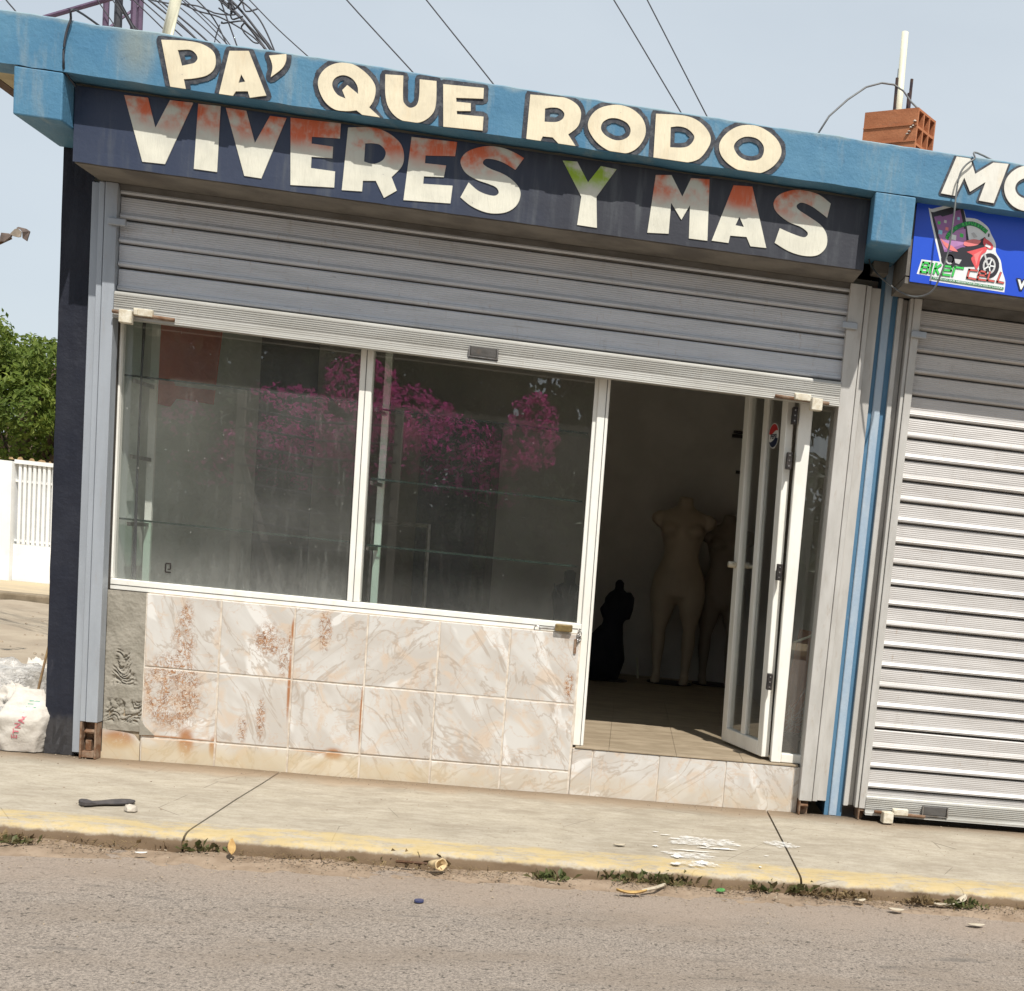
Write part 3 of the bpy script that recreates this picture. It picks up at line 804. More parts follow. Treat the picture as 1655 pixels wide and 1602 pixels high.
# tiled wall under the window
g = MB(); g.box(-.001, 1.985, .0035, .10, -.03, .783); g.box(-.205, -.0015, .035, .10, -.03, .783); g.build('base_wall', M['grout'], B_)
g = MB(); g.box(1.987, 3.112, .0035, .0118, -.03, .229); g.build('base_wall', M['grout'], B_)
G2 = .0042
rows = [(.4475, .7815), (.1180, .4395), (-.02, .1095)]
for i in range(6):
    for z0, z1 in rows:
        g = MB(); d = rnd.uniform(-.0015, .0015)
        g.box(i * .33 + G2, (i + 1) * .33 - G2, d, .0085, z0, z1)
        g.build('wall_tile', M['tile'], B_, bevel=.002)
g = MB(); g.prism([[(-.203, -.02), (-.004, -.02), (-.004, .085), (-.03, .118), (-.06, .125), (-.203, .14)]], .0, .0085); g.build('wall_tile', M['tile'], B_)
for a, b in ((1.988, 2.083), (2.088, 2.407), (2.412, 2.738), (2.743, 3.078), (3.083, 3.112)):
    g = MB(); g.box(a, b, rnd.uniform(-.001, .001), .0085, -.02, .229); g.build('step_tile', M['tile'], B_, bevel=.002)

# bare cement where tiles are missing, with trowel ridges
g = MB()
def cem(a, b):
    u = -.204 + .203 * a; zz = .135 + .648 * b
    h = .004 * noise.noise((u * 14, zz * 9, 0)) + .0022 * noise.noise((u * 40, zz * 40, 2)) + .0012 * noise.noise((u * 110, zz * 110, 2))
    cx = -.085 + .01 * math.sin(zz * 9)
    half = .022 + max(0, (.54 - zz)) * .24
    m_ = max(0, 1 - (abs(u - cx) / max(half, .01)) ** 2)
    up = 1 if .34 < zz < .545 else 0
    lo = 1 if .165 < zz < .285 else 0
    if up or lo:
        dd = noise.noise((u * 30, zz * 22, 7)) * .5
        rd = abs(noise.noise((u * 13 + 3 + dd, zz * 62 + 5 * noise.noise((u * 16, zz * 12, 7)), 1.7))) + .25 * abs(noise.noise((u * 60, zz * 90, 3)))
        edge_ = min(1, m_ * 1.6) * min(1, (zz - (.34 if up else .165)) / .02, ((.545 if up else .285) - zz) / .02)
        h -= .016 * max(0, edge_) * max(0, .30 - rd) * 3.4
        h += .004 * max(0, edge_) * noise.noise((u * 30, zz * 55, 9))
    return (u, .004 - h, zz)
g.grid(70, 200, cem)
g.build('cement_patch', M['cement'], B_, smooth=True)
g = MB(); g.prism([[(-.005, .20), (.015, .165), (.06, .125), (-.005, .122)]], -.006, .004); g.build('cement_smear', M['cement'], B_)

# soffit and roller housing under the sign
g = MB(); g.box(-.243, 3.106, -.322, -.03, 2.562, 2.586); g.build('soffit', M['soffit'], B_)
g = MB(); g.extrude_u([(-.055, 2.5605), (-.03, 2.515), (-.012, 2.515), (-.012, 2.5605)], -.168, 3.098); g.build('roller_housing', M['dark_metal'], B_)
g = MB(); g.box(3.30, 6.2, -.340, -.03, 2.532, 2.56); g.build('soffit', M['soffit'], B_)
g = MB(); g.extrude_u([(-.075, 2.5305), (-.03, 2.492), (-.012, 2.492), (-.012, 2.5305)], 3.45, 6.2); g.build('roller_housing', M['dark_metal'], B_)
g = MB(); g.box(3.19, 3.262, -.10, -.004, 2.615, 2.667); g.build('junction_box', M['soffit'], B_)

# ---- roller shutters: guide tracks, slats, bottom bar
PR = [(.004, 0), (-.001, -.005), (-.002, -.066), (-.005, -.072), (-.011, -.077), (-.0135, -.084), (-.011, -.091), (.006, -.095), (.012, -.095), (.012, 0)]
def shutter(label, u0, u1, tops, pitch, bar, mat, w, lab_bar):
    z0b, z1b = bar
    g = MB()
    prof = [(w - .034, z1b), (w - .040, z1b - .006), (w - .040, z0b + .016), (w - .052, z0b + .012), (w - .052, z0b), (w + .012, z0b), (w + .012, z1b)]
    g.extrude_u(prof, u0, u1)
    for q in range(6):
        zz = z1b - .012 - q * .0095
        g.extrude_u([(w - .040, zz), (w - .0425, zz - .0015), (w - .0425, zz - .0045), (w - .040, zz - .006)], u0, u1)
    sh = g.build('roller_shutter', M['slab'], B_, label=label)
    g = MB(); g.box(u0 + .002, u1 - .002, w + .014, w + .017, z1b + .001, min(tops[0], 2.52)); g.build('shutter_light_block', M['dark_metal'], sh)  # added backing sheet: stops light leaking and darkens the slat gaps
    s0 = None
    for zt in tops:
        if s0 is None:
            g = MB(); g.extrude_u([(p[0] + w, zt + p[1] * pitch / .103) for p in PR], u0, u1)
            s0 = g.build('slat', mat, sh); z_first = zt
        else:
            c_ = dup(s0, (rnd.uniform(-.001, .001), rnd.uniform(-.0015, .0015), zt - z_first)); c_.rotation_euler = (rnd.uniform(-.02, .02), rnd.uniform(-.0007, .0007), rnd.uniform(-.0008, .0008))
    return sh
sh1 = shutter('grey roller shutter pulled half down over the shop front', -.163, 3.100, [2.615, 2.513, 2.411, 2.309, 2.206], .1025, (1.988, 2.103), M['shutter'], -.03, '')
sh2 = shutter('weathered roller shutter closed down to the pavement at the right', 3.447, 6.2, [2.487 - .10143 * k_ for k_ in range(0, 24)], .1014, (.032, .128), M['shutter2'], -.03, '')
g = MB(); g.box(3.447, 6.2, -.02, .05, -.01, .05); g.build('sill_gap_shade', M['gap'], B_)  # dark filler paints the shade under the closed shutter
def track(label, strips, zb, zt, m_, parent):
    g = MB()
    for (a, b, at_, bt_, w0, w1) in strips:
        g.post(a, b, at_, bt_, zb, zt, w0, w1)
    return g.build('guide_track', m_, parent, bevel=.0018)
track('', [(-.289, -.2535, -.287, -.2515, -.028, -.001)], .02, 2.56, M['track'], sh1)
track('', [(-.2475, -.2245, -.2455, -.2225, -.058, -.001), (-.2195, -.170, -.2175, -.166, -.066, -.001)], .172, 2.56, M['track'], sh1)
g = MB(); g.box(-.289, -.17, -.0, .09, .03, 2.56); g.build('track_back', M['gap'], sh1)  # dark backing added so the grooves between track strips look shaded
track('', [(3.112, 3.175, 3.097, 3.171, -.066, .09), (3.1795, 3.204, 3.1755, 3.200, -.056, .09), (3.207, 3.253, 3.204, 3.250, -.026, .09)], .075, 2.56, M['track2'], sh1)
track('', [(3.343, 3.366, 3.339, 3.362, -.026, .09), (3.368, 3.395, 3.364, 3.391, .005, .09), (3.397, 3.413, 3.393, 3.409, -.056, .09), (3.4155, 3.450, 3.410, 3.447, -.066, .09)], .06, 2.53, M['track2'], sh2)
# rusty track feet
for a, b, par in ((3.115, 3.165, sh1), (3.415, 3.45, sh2)):
    g = MB(); g.box(a, b, -.02, .06, .0, .11); g.box(a + .006, b - .004, -.06, -.022, .045, .058); g.box(a, a + .008, -.062, -.02, .0, .10)
    g.build('track_foot', M['rust'], par, bevel=.003)
g = MB(); g.box(-.244, -.236, -.066, -.001, .0, .17); g.box(-.180, -.172, -.066, -.001, .0, .17); g.box(-.2355, -.1805, -.012, -.004, .0, .165); g.box(-.235, -.181, -.062, -.013, .005, .035); g.box(-.225, -.20, -.045, -.014, .036, .085); g.obox((-.205, -.045, .128), (.022, .014, .006), 0, .4)
g.build('track_foot', M['rust'], sh1, bevel=.002)
# locks, bolts, handle pockets, stop plates
def lock(par, u, zb, lean, left, big):
    g = MB(); g.obox((u, -.092, zb + .032), (.040, .012, .016), 0, 0, lean); g.obox((u - .028, -.098, zb + .03), (.008, .016, .013), 0, 0, lean)
    g.build('lock_case', M['lock_white'], par, bevel=.003)
    g = MB(); g.tube([(u - .13, -.092, zb + .024 + .13 * lean), (u + .13, -.092, zb + .018 - .10 * lean)], .008, 8)
    g.build('bolt', M['rust'], par, smooth=True)
    g = MB(); s = -1 if left else 1
    g.obox((u + s * .066, -.108, zb + .004), (.026, .024, .028), .15); g.build('lock_block', M['lock_white'], par, bevel=.003)
lock(sh1, -.03, 1.988, 0, True, 1)
lock(sh1, 2.92, 1.975, 0, False, 1)
lock(sh2, 3.62, .03, 0, True, 1)
for par, u, zz in ((sh1, 1.44, 2.012), (sh2, 3.80, .055)):
    g = MB(); g.box(u - .06, u + .06, -.082, -.071, zz, zz + .045); g.build('handle_pocket', M['dark_metal'], par, bevel=.003)
    g = MB(); g.box(u - .064, u + .064, -.088, -.072, zz - .006, zz); g.box(u - .066, u - .06, -.09, -.072, zz - .006, zz + .045); g.box(u + .06, u + .066, -.09, -.072, zz - .006, zz + .045)
    g.build('handle_rim', M['steel'], par)
for par, u, zz in ((sh1, -.165, 2.395), (sh1, 3.105, 2.365), (sh2, 3.44, 2.365)):
    g = MB(); g.box(u - .032, u + .042, -.086, -.068, zz - .016, zz + .014); g.build('stop_plate', M['track'], par, bevel=.003)

# ---- painted lettering
LET = [('P','top',[[(0.121,3.058,1),(0.213,3.068),(0.275,3.066),(0.32,3.046),(0.334,3.014),(0.33,2.977),(0.302,2.947),(0.256,2.929),(0.214,2.919,1),(0.223,2.88,1),(0.163,2.88,1)],[(0.186,3.028,1),(0.233,3.036),(0.255,3.025),(0.264,3.007),(0.253,2.989),(0.235,2.981),(0.205,2.97,1)]]),('A','top',[[(0.386,3.055,1),(0.461,3.066,1),(0.538,2.903,1),(0.474,2.885,1),(0.465,2.909,1),(0.418,2.902,1),(0.408,2.873,1),(0.353,2.874,1)],[(0.436,2.971,1),(0.453,2.945,1),(0.427,2.936,1)]]),("'",'top',[[(0.541,3.06,1),(0.608,3.078,1),(0.608,3.047),(0.593,3.016),(0.552,2.977,1),(0.557,3.014),(0.551,3.039)]]),('Q','top',[[(0.994,2.869,1),(0.922,2.872,1),(0.898,2.897,1),(0.857,2.888),(0.808,2.889),(0.766,2.918),(0.74,2.972),(0.747,3.017),(0.78,3.055),(0.828,3.075),(0.878,3.074),(0.929,3.048),(0.963,3.013),(0.97,2.979),(0.963,2.942),(0.948,2.916,1)],[(0.796,2.98),(0.805,3.01),(0.836,3.027),(0.872,3.02),(0.896,2.993),(0.901,2.962,1),(0.856,2.991,1),(0.837,2.968,1),(0.852,2.937,1),(0.818,2.948)]]),('U','top',[[(1.005,3.055,1),(1.077,3.061,1),(1.081,2.977),(1.089,2.952),(1.113,2.938),(1.139,2.954),(1.146,2.991),(1.144,3.056,1),(1.212,3.059,1),(1.216,2.975),(1.205,2.928),(1.166,2.891),(1.117,2.88),(1.066,2.89),(1.027,2.925),(1.01,2.976)]]),('E','top',[[(1.24,3.051,1),(1.406,3.06,1),(1.407,3.017,1),(1.296,3.005,1),(1.298,2.989,1),(1.357,2.992,1),(1.359,2.961,1),(1.302,2.953,1),(1.304,2.94,1),(1.413,2.946,1),(1.413,2.89,1),(1.252,2.881,1)]]),('R','top',[[(1.598,3.062,1),(1.697,3.068),(1.748,3.069),(1.791,3.052),(1.811,3.027),(1.813,2.994),(1.802,2.959),(1.767,2.925,1),(1.801,2.861,1),(1.786,2.868,1),(1.729,2.86,1),(1.703,2.904,1),(1.662,2.902,1),(1.655,2.876,1),(1.595,2.874,1)],[(1.663,3.015,1),(1.69,3.023),(1.721,3.024),(1.743,3.009),(1.741,2.987),(1.722,2.971),(1.698,2.965),(1.665,2.962,1)]]),('O','top',[[(1.846,2.972),(1.854,3.01),(1.882,3.044),(1.925,3.065),(1.973,3.074),(2.026,3.065),(2.071,3.034),(2.09,2.99),(2.082,2.945),(2.051,2.903),(2.001,2.879),(1.948,2.882),(1.897,2.905),(1.863,2.937)],[(1.901,2.976),(1.91,2.998),(1.936,3.015),(1.971,3.018),(2.007,3.007),(2.025,2.984),(2.022,2.957),(1.999,2.937),(1.965,2.93),(1.929,2.94),(1.907,2.957)]]),('D','top',[[(2.127,3.061,1),(2.226,3.07),(2.28,3.067),(2.324,3.049),(2.358,3.017),(2.369,2.985),(2.357,2.947),(2.327,2.905),(2.282,2.884),(2.236,2.879),(2.132,2.877,1)],[(2.194,3.016,1),(2.23,3.024),(2.266,3.019),(2.295,2.997),(2.295,2.975),(2.276,2.95),(2.246,2.939),(2.199,2.934,1)]]),('O','top',[[(2.407,2.965),(2.415,2.999),(2.446,3.037),(2.49,3.064),(2.547,3.074),(2.599,3.063),(2.65,3.033),(2.675,2.995),(2.673,2.958),(2.646,2.917),(2.602,2.886),(2.556,2.875),(2.508,2.879),(2.455,2.901),(2.421,2.93)],[(2.471,2.97),(2.477,2.995),(2.502,3.017),(2.533,3.025),(2.568,3.021),(2.594,3.001),(2.601,2.974),(2.592,2.946),(2.566,2.931),(2.531,2.927),(2.494,2.94)]]),('M','topr',[[(3.449,3.072,1),(3.511,3.072,1),(3.541,3.011,1),(3.617,3.07,1),(3.686,3.074,1),(3.64,2.9,1),(3.571,2.902,1),(3.592,2.984,1),(3.527,2.933,1),(3.494,2.989,1),(3.464,2.907,1),(3.398,2.909,1)]]),('O','topr',[[(3.906,3.0),(3.902,2.962),(3.882,2.927),(3.848,2.901),(3.805,2.888),(3.761,2.889),(3.721,2.905),(3.693,2.933),(3.679,2.969),(3.683,3.007),(3.704,3.041),(3.738,3.067),(3.78,3.081),(3.824,3.079),(3.863,3.064),(3.892,3.036)],[(3.856,2.993),(3.85,2.97),(3.829,2.95),(3.798,2.939),(3.766,2.941),(3.741,2.954),(3.729,2.976),(3.735,3.0),(3.756,3.019),(3.786,3.03),(3.819,3.028),(3.844,3.015)]]),('V','sign',[[(-0.053,2.854,1),(0.04,2.857,1),(0.074,2.742,1),(0.127,2.86,1),(0.219,2.863,1),(0.118,2.603,1),(0.028,2.6,1)]]),('I','sign',[[(0.239,2.862,1),(0.328,2.865,1),(0.326,2.6,1),(0.233,2.6,1)]]),('V','sign',[[(0.349,2.862,1),(0.431,2.862,1),(0.472,2.738,1),(0.527,2.855,1),(0.593,2.856,1),(0.505,2.599,1),(0.436,2.6,1)]]),('E','sign',[[(0.61,2.86,1),(0.814,2.866,1),(0.814,2.805,1),(0.7,2.796,1),(0.7,2.768,1),(0.788,2.768,1),(0.788,2.721,1),(0.703,2.715,1),(0.703,2.669,1),(0.802,2.669,1),(0.802,2.603,1),(0.624,2.589,1)]]),('R','sign',[[(0.845,2.854,1),(0.922,2.866),(0.977,2.865),(1.027,2.847),(1.065,2.817),(1.08,2.774),(1.074,2.728),(1.035,2.678,1),(1.06,2.626,1),(1.009,2.589,1),(0.971,2.654,1),(0.918,2.647,1),(0.917,2.603,1),(0.834,2.597,1)],[(0.918,2.8,1),(0.949,2.805),(0.981,2.802),(1.004,2.778),(0.998,2.747),(0.973,2.727),(0.947,2.721),(0.918,2.726,1)]]),('E','sign',[[(1.107,2.853,1),(1.296,2.859,1),(1.292,2.801,1),(1.169,2.786,1),(1.169,2.754,1),(1.257,2.757,1),(1.251,2.708,1),(1.168,2.7,1),(1.167,2.669,1),(1.29,2.678,1),(1.286,2.604,1),(1.09,2.591,1)]]),('S','sign',[[(1.58,2.833,1),(1.539,2.85),(1.489,2.862),(1.433,2.862),(1.386,2.849),(1.342,2.826),(1.319,2.796),(1.319,2.769),(1.342,2.738),(1.388,2.717),(1.441,2.706),(1.473,2.696),(1.485,2.676),(1.469,2.661),(1.434,2.662),(1.395,2.674),(1.356,2.701,1),(1.326,2.635,1),(1.368,2.608),(1.418,2.591),(1.468,2.587),(1.523,2.6),(1.562,2.631),(1.577,2.671),(1.571,2.705),(1.54,2.735),(1.497,2.756),(1.444,2.769),(1.415,2.782),(1.41,2.795),(1.423,2.808),(1.458,2.81),(1.5,2.801),(1.548,2.78,1)]]),('Y','sign',[[(1.745,2.846,1),(1.807,2.85,1),(1.86,2.771,1),(1.909,2.846,1),(1.977,2.842,1),(1.901,2.717,1),(1.914,2.587,1),(1.828,2.588,1),(1.836,2.708,1)]]),('M','sign',[[(2.148,2.842,1),(2.216,2.851,1),(2.271,2.768,1),(2.302,2.85,1),(2.383,2.856,1),(2.398,2.597,1),(2.316,2.596,1),(2.308,2.737,1),(2.276,2.67,1),(2.225,2.736,1),(2.226,2.604,1),(2.133,2.596,1)]]),('A','sign',[[(2.49,2.846,1),(2.573,2.852,1),(2.661,2.601,1),(2.59,2.599,1),(2.569,2.636,1),(2.496,2.632,1),(2.492,2.6,1),(2.417,2.6,1)],[(2.529,2.717,1),(2.553,2.677,1),(2.515,2.679,1)]]),('S','sign',[[(2.928,2.828,1),(2.873,2.858),(2.811,2.867),(2.751,2.861),(2.694,2.833),(2.674,2.794),(2.694,2.757),(2.75,2.725),(2.805,2.711),(2.839,2.69),(2.825,2.669),(2.771,2.677),(2.712,2.693,1),(2.696,2.628,1),(2.764,2.6),(2.833,2.59),(2.893,2.601),(2.927,2.64),(2.925,2.691),(2.894,2.73),(2.838,2.759),(2.79,2.781),(2.777,2.798),(2.798,2.815),(2.848,2.804),(2.919,2.766,1)]])]
board = thing('sign_board', 'navy box sign reading VIVERES Y MAS in shaded letters, under the blue parapet', 'sign', (1.43, -.2, 2.565))
g = MB()
g.grid(120, 6, lambda a, b: (-.246 + 3.352 * a, -.335 + .0012 * noise.noise((a * 30, b * 3, 2)), 2.564 + .300 * b + (.002 * noise.noise((a * 40, 0, 0)) if b < .01 else 0)))
g.box(-.246, 3.106, -.3335, -.004, 2.5875, 2.866)
g.build('panel', M['navy_sign'], board)
for ch, kind_, loops in LET:
    lp = [smooth_loop(l) for l in loops]
    if kind_ == 'sign':
        w0, par, mm, od = -.339, board, M['green_letter' if ch == 'Y' else 'orange_letter'], 0
    elif kind_ == 'top':
        w0, par, mm, od = WF - .0075, parapet, M['cream_letter'], .020
    else:
        w0, par, mm, od = WF - .0075, parapet, M['white_letter'], .010
    if od:
        g = MB()
        oi_ = globals().get('oi_', 0) + 1
        wz = WF - .0016 - .0009 * (oi_ % 2)
        cl = lambda p: (p.x, wz, min(max(p.y, ZF0 + .002), ZF1 - .010))
        for l in lp:
            for i_ in range(len(l)):
                a = Vector(l[i_ - 1]); b = Vector(l[i_]); d = b - a
                if d.length < 1e-5:
                    continue
                n_ = Vector((-d.y, d.x)).normalized() * od * (1 + .22 * noise.noise((a.x * 40, a.y * 40, 0)))
                wz -= .000012
                g.add([cl(p) for p in (a - n_, b - n_, b + n_, a + n_)], [(0, 1, 2, 3)])
                wz -= .000012
                g.add([cl(b + Vector((math.cos(k_ * .785), math.sin(k_ * .785))) * od) for k_ in range(8)], [tuple(range(8))])
        g.build('letter_outline', M['outline'], par)
    lp = [[(p[0], min(max(p[1], ZF0 + .001), ZF1 - .010)) for p in l] for l in lp] if od else lp
    g = MB(); g.prism(lp, w0, w0 + .005)
    g.build('letter', mm, par)

# ---- shop window and door
WFZ = .035
win = MB()
win.box(-.213, 1.985, .03, .085, .784, .834)
win.post(-.213, -.163, -.213, -.163, .834, 2.5, .03, .085)
win.post(.882, .938, .876, .932, .834, 2.5, .03, .085)
win.post(1.985, 2.035, 1.962, 2.016, .241, 2.5, .026, .088)
win.post(1.955, 1.984, 1.944, 1.961, .834, 2.5, .04, .075)
window = win.build('shop_window', M['white_frame'], B_, bevel=.003, label='wide two pane shop window in white frame')
g = MB(); g.post(.9085, .9115, .9025, .9055, .834, 2.5, .0285, .031); g.box(-.213, 1.985, .0285, .031, .806, .809); g.post(-.19, -.187, -.19, -.187, .834, 2.5, .0285, .031); g.post(2.02, 2.023, 2.0, 2.003, .241, 2.5, .0245, .027)
g.build('groove_line', M['dark_metal'], window)  # thin dark strips on the frame face draw the groove lines
for a, b, m_ in ((-.163, .882, 'glass_dusty'), (.938, 1.956, 'glass')):
    g = MB(); g.box(a + .001, b - .004, .055, .060, .835, 2.5); g.build('pane', M[m_], window)
jm = MB()
jm.post(2.962, 3.012, 2.915, 2.985, .242, 2.5, .02, .085)
jm.box(3.013, 3.20, .03, .085, .242, .286)
jm.box(2.0, 3.2, .03, .085, 2.42, 2.5)
sidel = jm.build('door_frame', M['white_frame'], B_, bevel=.003)
g = MB(); g.post(3.012, 3.2, 2.986, 3.2, .287, 2.42, .055, .060); g.build('pane', M['glass'], sidel)
# inward-opened leaf: along d from hinge to free edge
H = Vector((2.945, .075, 0)); E_ = Vector((2.775, .56, 0)); dv = (E_ - H); Ld = dv.length; dv.normalize(); nv = Vector((-dv.y, dv.x, 0))
def leaf(mb, s0, s1, z0, z1, t0=-.02, t1=.02, lean=0):
    def P(s, t_, z): return H + dv * s + nv * t_ + Vector((-.028 * z, 0, z))
    mb.hexa([P(s0, t0, z0), P(s1, t0, z0), P(s1, t1, z0), P(s0, t1, z0)], [P(s0, t0, z1), P(s1, t0, z1), P(s1, t1, z1), P(s0, t1, z1)])
g = MB()
leaf(g, 0, .06, .256, 2.36); leaf(g, Ld - .06, Ld, .256, 2.36); leaf(g, .06, Ld - .06, .256, .33); leaf(g, .06, Ld - .06, 2.29, 2.36)
dleaf = g.build('glazed_door', M['white_frame'], B_, bevel=.003, label='narrow glazed door leaf opened inwards')
g = MB(); leaf(g, .235, .285, .33, 2.29, -.014, .014); g.build('reflection_bar', M['white_frame'], dleaf, bevel=.002)  # solid bar added in place of the stile's reflection in the glass
g = MB(); leaf(g, .06, .235, .33, 2.29, -.003, .003); g.build('pane', M['glass'], dleaf)
g = MB(); leaf(g, .285, Ld - .06, .33, 2.29, -.003, .003); g.build('pane', M['glass'], dleaf)
g = MB()
pz = Vector((-.028 * 1.2, 0, 1.19))
g.tube([H + dv * (Ld - .03) + pz + nv * -.02, H + dv * (Ld - .03) + pz + nv * -.06], .012, 8)
g.tube([H + dv * (Ld - .03) + pz + nv * -.055, H + dv * (Ld - .15) + pz + nv * -.055], .010, 8)
g.tube([H + dv * (Ld - .03) + pz + nv * .02, H + dv * (Ld - .03) + pz + nv * .06], .016, 8)
g.build('handle', M['lock_white'], dleaf, smooth=True)
for (u, zc) in ((2.904,1.931), (2.899,1.716), (2.907,1.179), (2.915,0.64)):
    g = MB(); g.box(u - .012, u + .014, .006, .05, zc - .040, zc + .040); g.build('hinge', M['black_hinge'], sidel, bevel=.002)
    g = MB()
    for dz in (-.025, 0, .025):
        g.tube([(u + .001, .007, zc + dz), (u + .001, .0035, zc + dz)], .004, 6)
    g.build('screw', M['steel'], sidel)
# round drinks sticker on the door glass
def onleaf(s, t_, z): return tuple(H + dv * s + nv * t_ + Vector((-.028 * z, 0, z)))
SC, ZC, RR, RZ = .165, 1.845, .058, .062
def disc(mb, f0, f1, t_, k=1.0):
    # part of the disc between heights f0 and f1 (functions of s in -1..1), drawn in the leaf plane
    n_ = 24; up_, lo_ = [], []
    for i in range(n_ + 1):
        s_ = -1 + 2 * i / n_
        c_ = math.sqrt(max(0, 1 - s_ * s_)) * k
        hi = min(c_, f1(s_)); low = max(-c_, f0(s_))
        if hi < low: hi = low = (hi + low) / 2
        up_.append(onleaf(SC - s_ * RR * k, t_, ZC + hi * RZ)); lo_.append(onleaf(SC - s_ * RR * k, t_, ZC + low * RZ))
    mb.add(lo_ + up_, [(i, i + 1, n_ + 2 + i, n_ + 1 + i) for i in range(n_)])
M['sticker_white'] = simple('sticker_white', (.62, .62, .60), (.55, .55, .53), 20, .4, 0, 0)
M['sticker_red'] = simple('sticker_red', (.45, .03, .03), (.38, .03, .03), 20, .4, 0, 0)
M['sticker_navy'] = simple('sticker_navy', (.012, .018, .04), (.012, .018, .05), 20, .4, 0, 0)
TS = .0045
g = MB(); disc(g, lambda s: -9, lambda s: 9, TS); stk = g.build('sticker', M['sticker_white'], dleaf)
g = MB(); disc(g, lambda s: .26 + .16 * math.sin(s * 2.6), lambda s: 9, TS + .0008, .93); g.build('sticker_emblem', M['sticker_red'], dleaf)
g = MB(); disc(g, lambda s: -9, lambda s: -.34 + .16 * math.sin(s * 2.6), TS + .0008, .93); g.build('sticker_emblem', M['sticker_navy'], dleaf)

def text_mesh(s, size, bold=0.0, shear=0.0, spacing=1.0):
    cu = bpy.data.curves.new('text', 'FONT'); cu.body = s; cu.size = size; cu.offset = bold; cu.shear = shear; cu.space_character = spacing
    cu.align_x = 'CENTER'; cu.align_y = 'CENTER'; cu.resolution_u = 3
    ob = bpy.data.objects.new('text', cu); col.objects.link(ob)
    dg = bpy.context.evaluated_depsgraph_get()
    me = bpy.data.meshes.new_from_object(ob.evaluated_get(dg))
    vs = [v.co.copy() for v in me.vertices]; fs = [tuple(p.vertices) for p in me.polygons]
    bpy.data.objects.remove(ob); bpy.data.curves.remove(cu); bpy.data.meshes.remove(me)
    return vs, fs
vs, fs = text_mesh('PEPSI', .032, .0012)
g = MB(); g.add([onleaf(SC - v.x, TS + .0009, ZC - .005 + v.y) for v in vs], fs); g.build('sticker_text', M['sticker_navy'], dleaf)

# padlock and bolt on the window rail
pl = thing('padlock', 'brass padlock with bolt on the low right end of white window rail', 'padlock', (1.918,-0.0,0.802))
g = MB(); c_ = (1.909,0.01,0.803)
g.box(c_[0] - .052, c_[0] + .03, -.022, .012, c_[2] - .012, c_[2] + .022); g.build('body', M['brass'], pl, bevel=.004)
g = MB(); g.tube([(1.78,0.015,0.796), (1.865,0.01,0.799)], .005, 8); g.build('bolt', M['steel'], pl)
g = MB(); r0 = Vector((1.772,0.012,0.792))
g.tube([r0 + Vector((.014 * math.cos(a * .52), 0, .014 * math.sin(a * .52))) for a in range(13)], .003, 6); g.build('ring', M['steel'], pl)
g = MB()
p0 = Vector((1.971,0.0,0.801))
for q in range(5):
    c0 = p0 + Vector((.004 * (q % 2), -.006, -.012 * q))
    g.tube([c0 + Vector((.009 * math.cos(a * .7) * (1 if q % 2 else .4), .009 * math.cos(a * .7) * (.4 if q % 2 else 1), .010 * math.sin(a * .7))) for a in range(10)], .0028, 5)
g.build('chain', M['steel'], pl)
g = MB(); g.obox(tuple(p0 + Vector((-.012, -.004, -.075))), (.006, .002, .035)); g.build('tab', M['rust'], pl)

# ------------------------------------------------------------------ inside the shop
cardo = MB()
cardo.prism([[(.55, 2.25), (1.60, 2.25), (1.49, 1.77), (.885, 1.737), (.80, 1.686), (.54, 1.68)]], -.204, -.199, lambda a, w, z: (w, a, z))
tag(cardo.build('red_card', M['red_card']), 'faded red sheet of card stuck up in the left corner of the window', 'card')
shelving = thing('display_shelving', 'glass display shelves on pale uprights behind the shop window', 'shelves', (.9, .3, .24))
for a, b, zz in ((-.20, .86, 1.762), (-.20, .86, 1.105), (.93, 1.93, 1.742), (.93, 1.93, 1.415), (.93, 1.93, 1.10)):
    g = MB(); g.box(a, b, .17, .40, zz, zz + .007); g.build('glass_shelf', M['shelf_glass'], shelving)
    g = MB(); g.box(a, b, .167, .170, zz - .001, zz + .008); g.build('shelf_edge', M['shelf_edge'], shelving)
for a in (-.165, .918):
    g = MB(); g.box(a, a + .032, .405, .425, .24, 2.5); up_ = g.build('upright', M['white_frame'], shelving)
    for zz in (1.755, 1.41, 1.098):
        g = MB(); g.box(a + .01, a + .022, .16, .404, zz - .02, zz - .002); g.build('bracket', M['steel'], shelving)
cordo = MB()
for d in (0, .018):
    cordo.tube([(-.155 + .05 + d, .13, 2.5), (-0.107,0.13,1.788), (-0.108,0.13,1.338), (-0.111 + d * .6, .13, .83), (-0.111 + d, .14, .3)], .0045, 6)
tag(cordo.build('electric_cord', M['wire'], smooth=True), 'pair of black cords hanging inside the left end of the shop window', 'cord')
cab = thing('cabinet', 'tall dark navy cabinet standing inside behind the right pane', 'cabinet', (1.0, 2.6, .24))
g = MB(); g.box(.78, 1.165, 2.5, 2.95, .24, 1.92); g.build('carcass', M['navy_board'], cab)
g = MB(); g.box(1.166, 1.245, 2.46, 2.95, .24, 1.93); g.build('side_panel', M['black_hinge'], cab)
rack = thing('metal_frame', 'thin grey upright metal frame inside behind the right window pane', 'frame', (.8, 2, .24))
g = MB(); g.tube([(.60, 2, 1.213), (.935, 2, 1.225)], .014); g.build('cross_bar', M['steel'], rack)
for u in (.94, .60):
    g = MB(); g.tube([(u, 2, 1.235), (u + .004, 2, .24)], .013); g.build('leg', M['steel'], rack)
g = MB(); g.tube([(.602, 2, .6), (.938, 2, .6)], .012); g.build('cross_bar', M['steel'], rack)

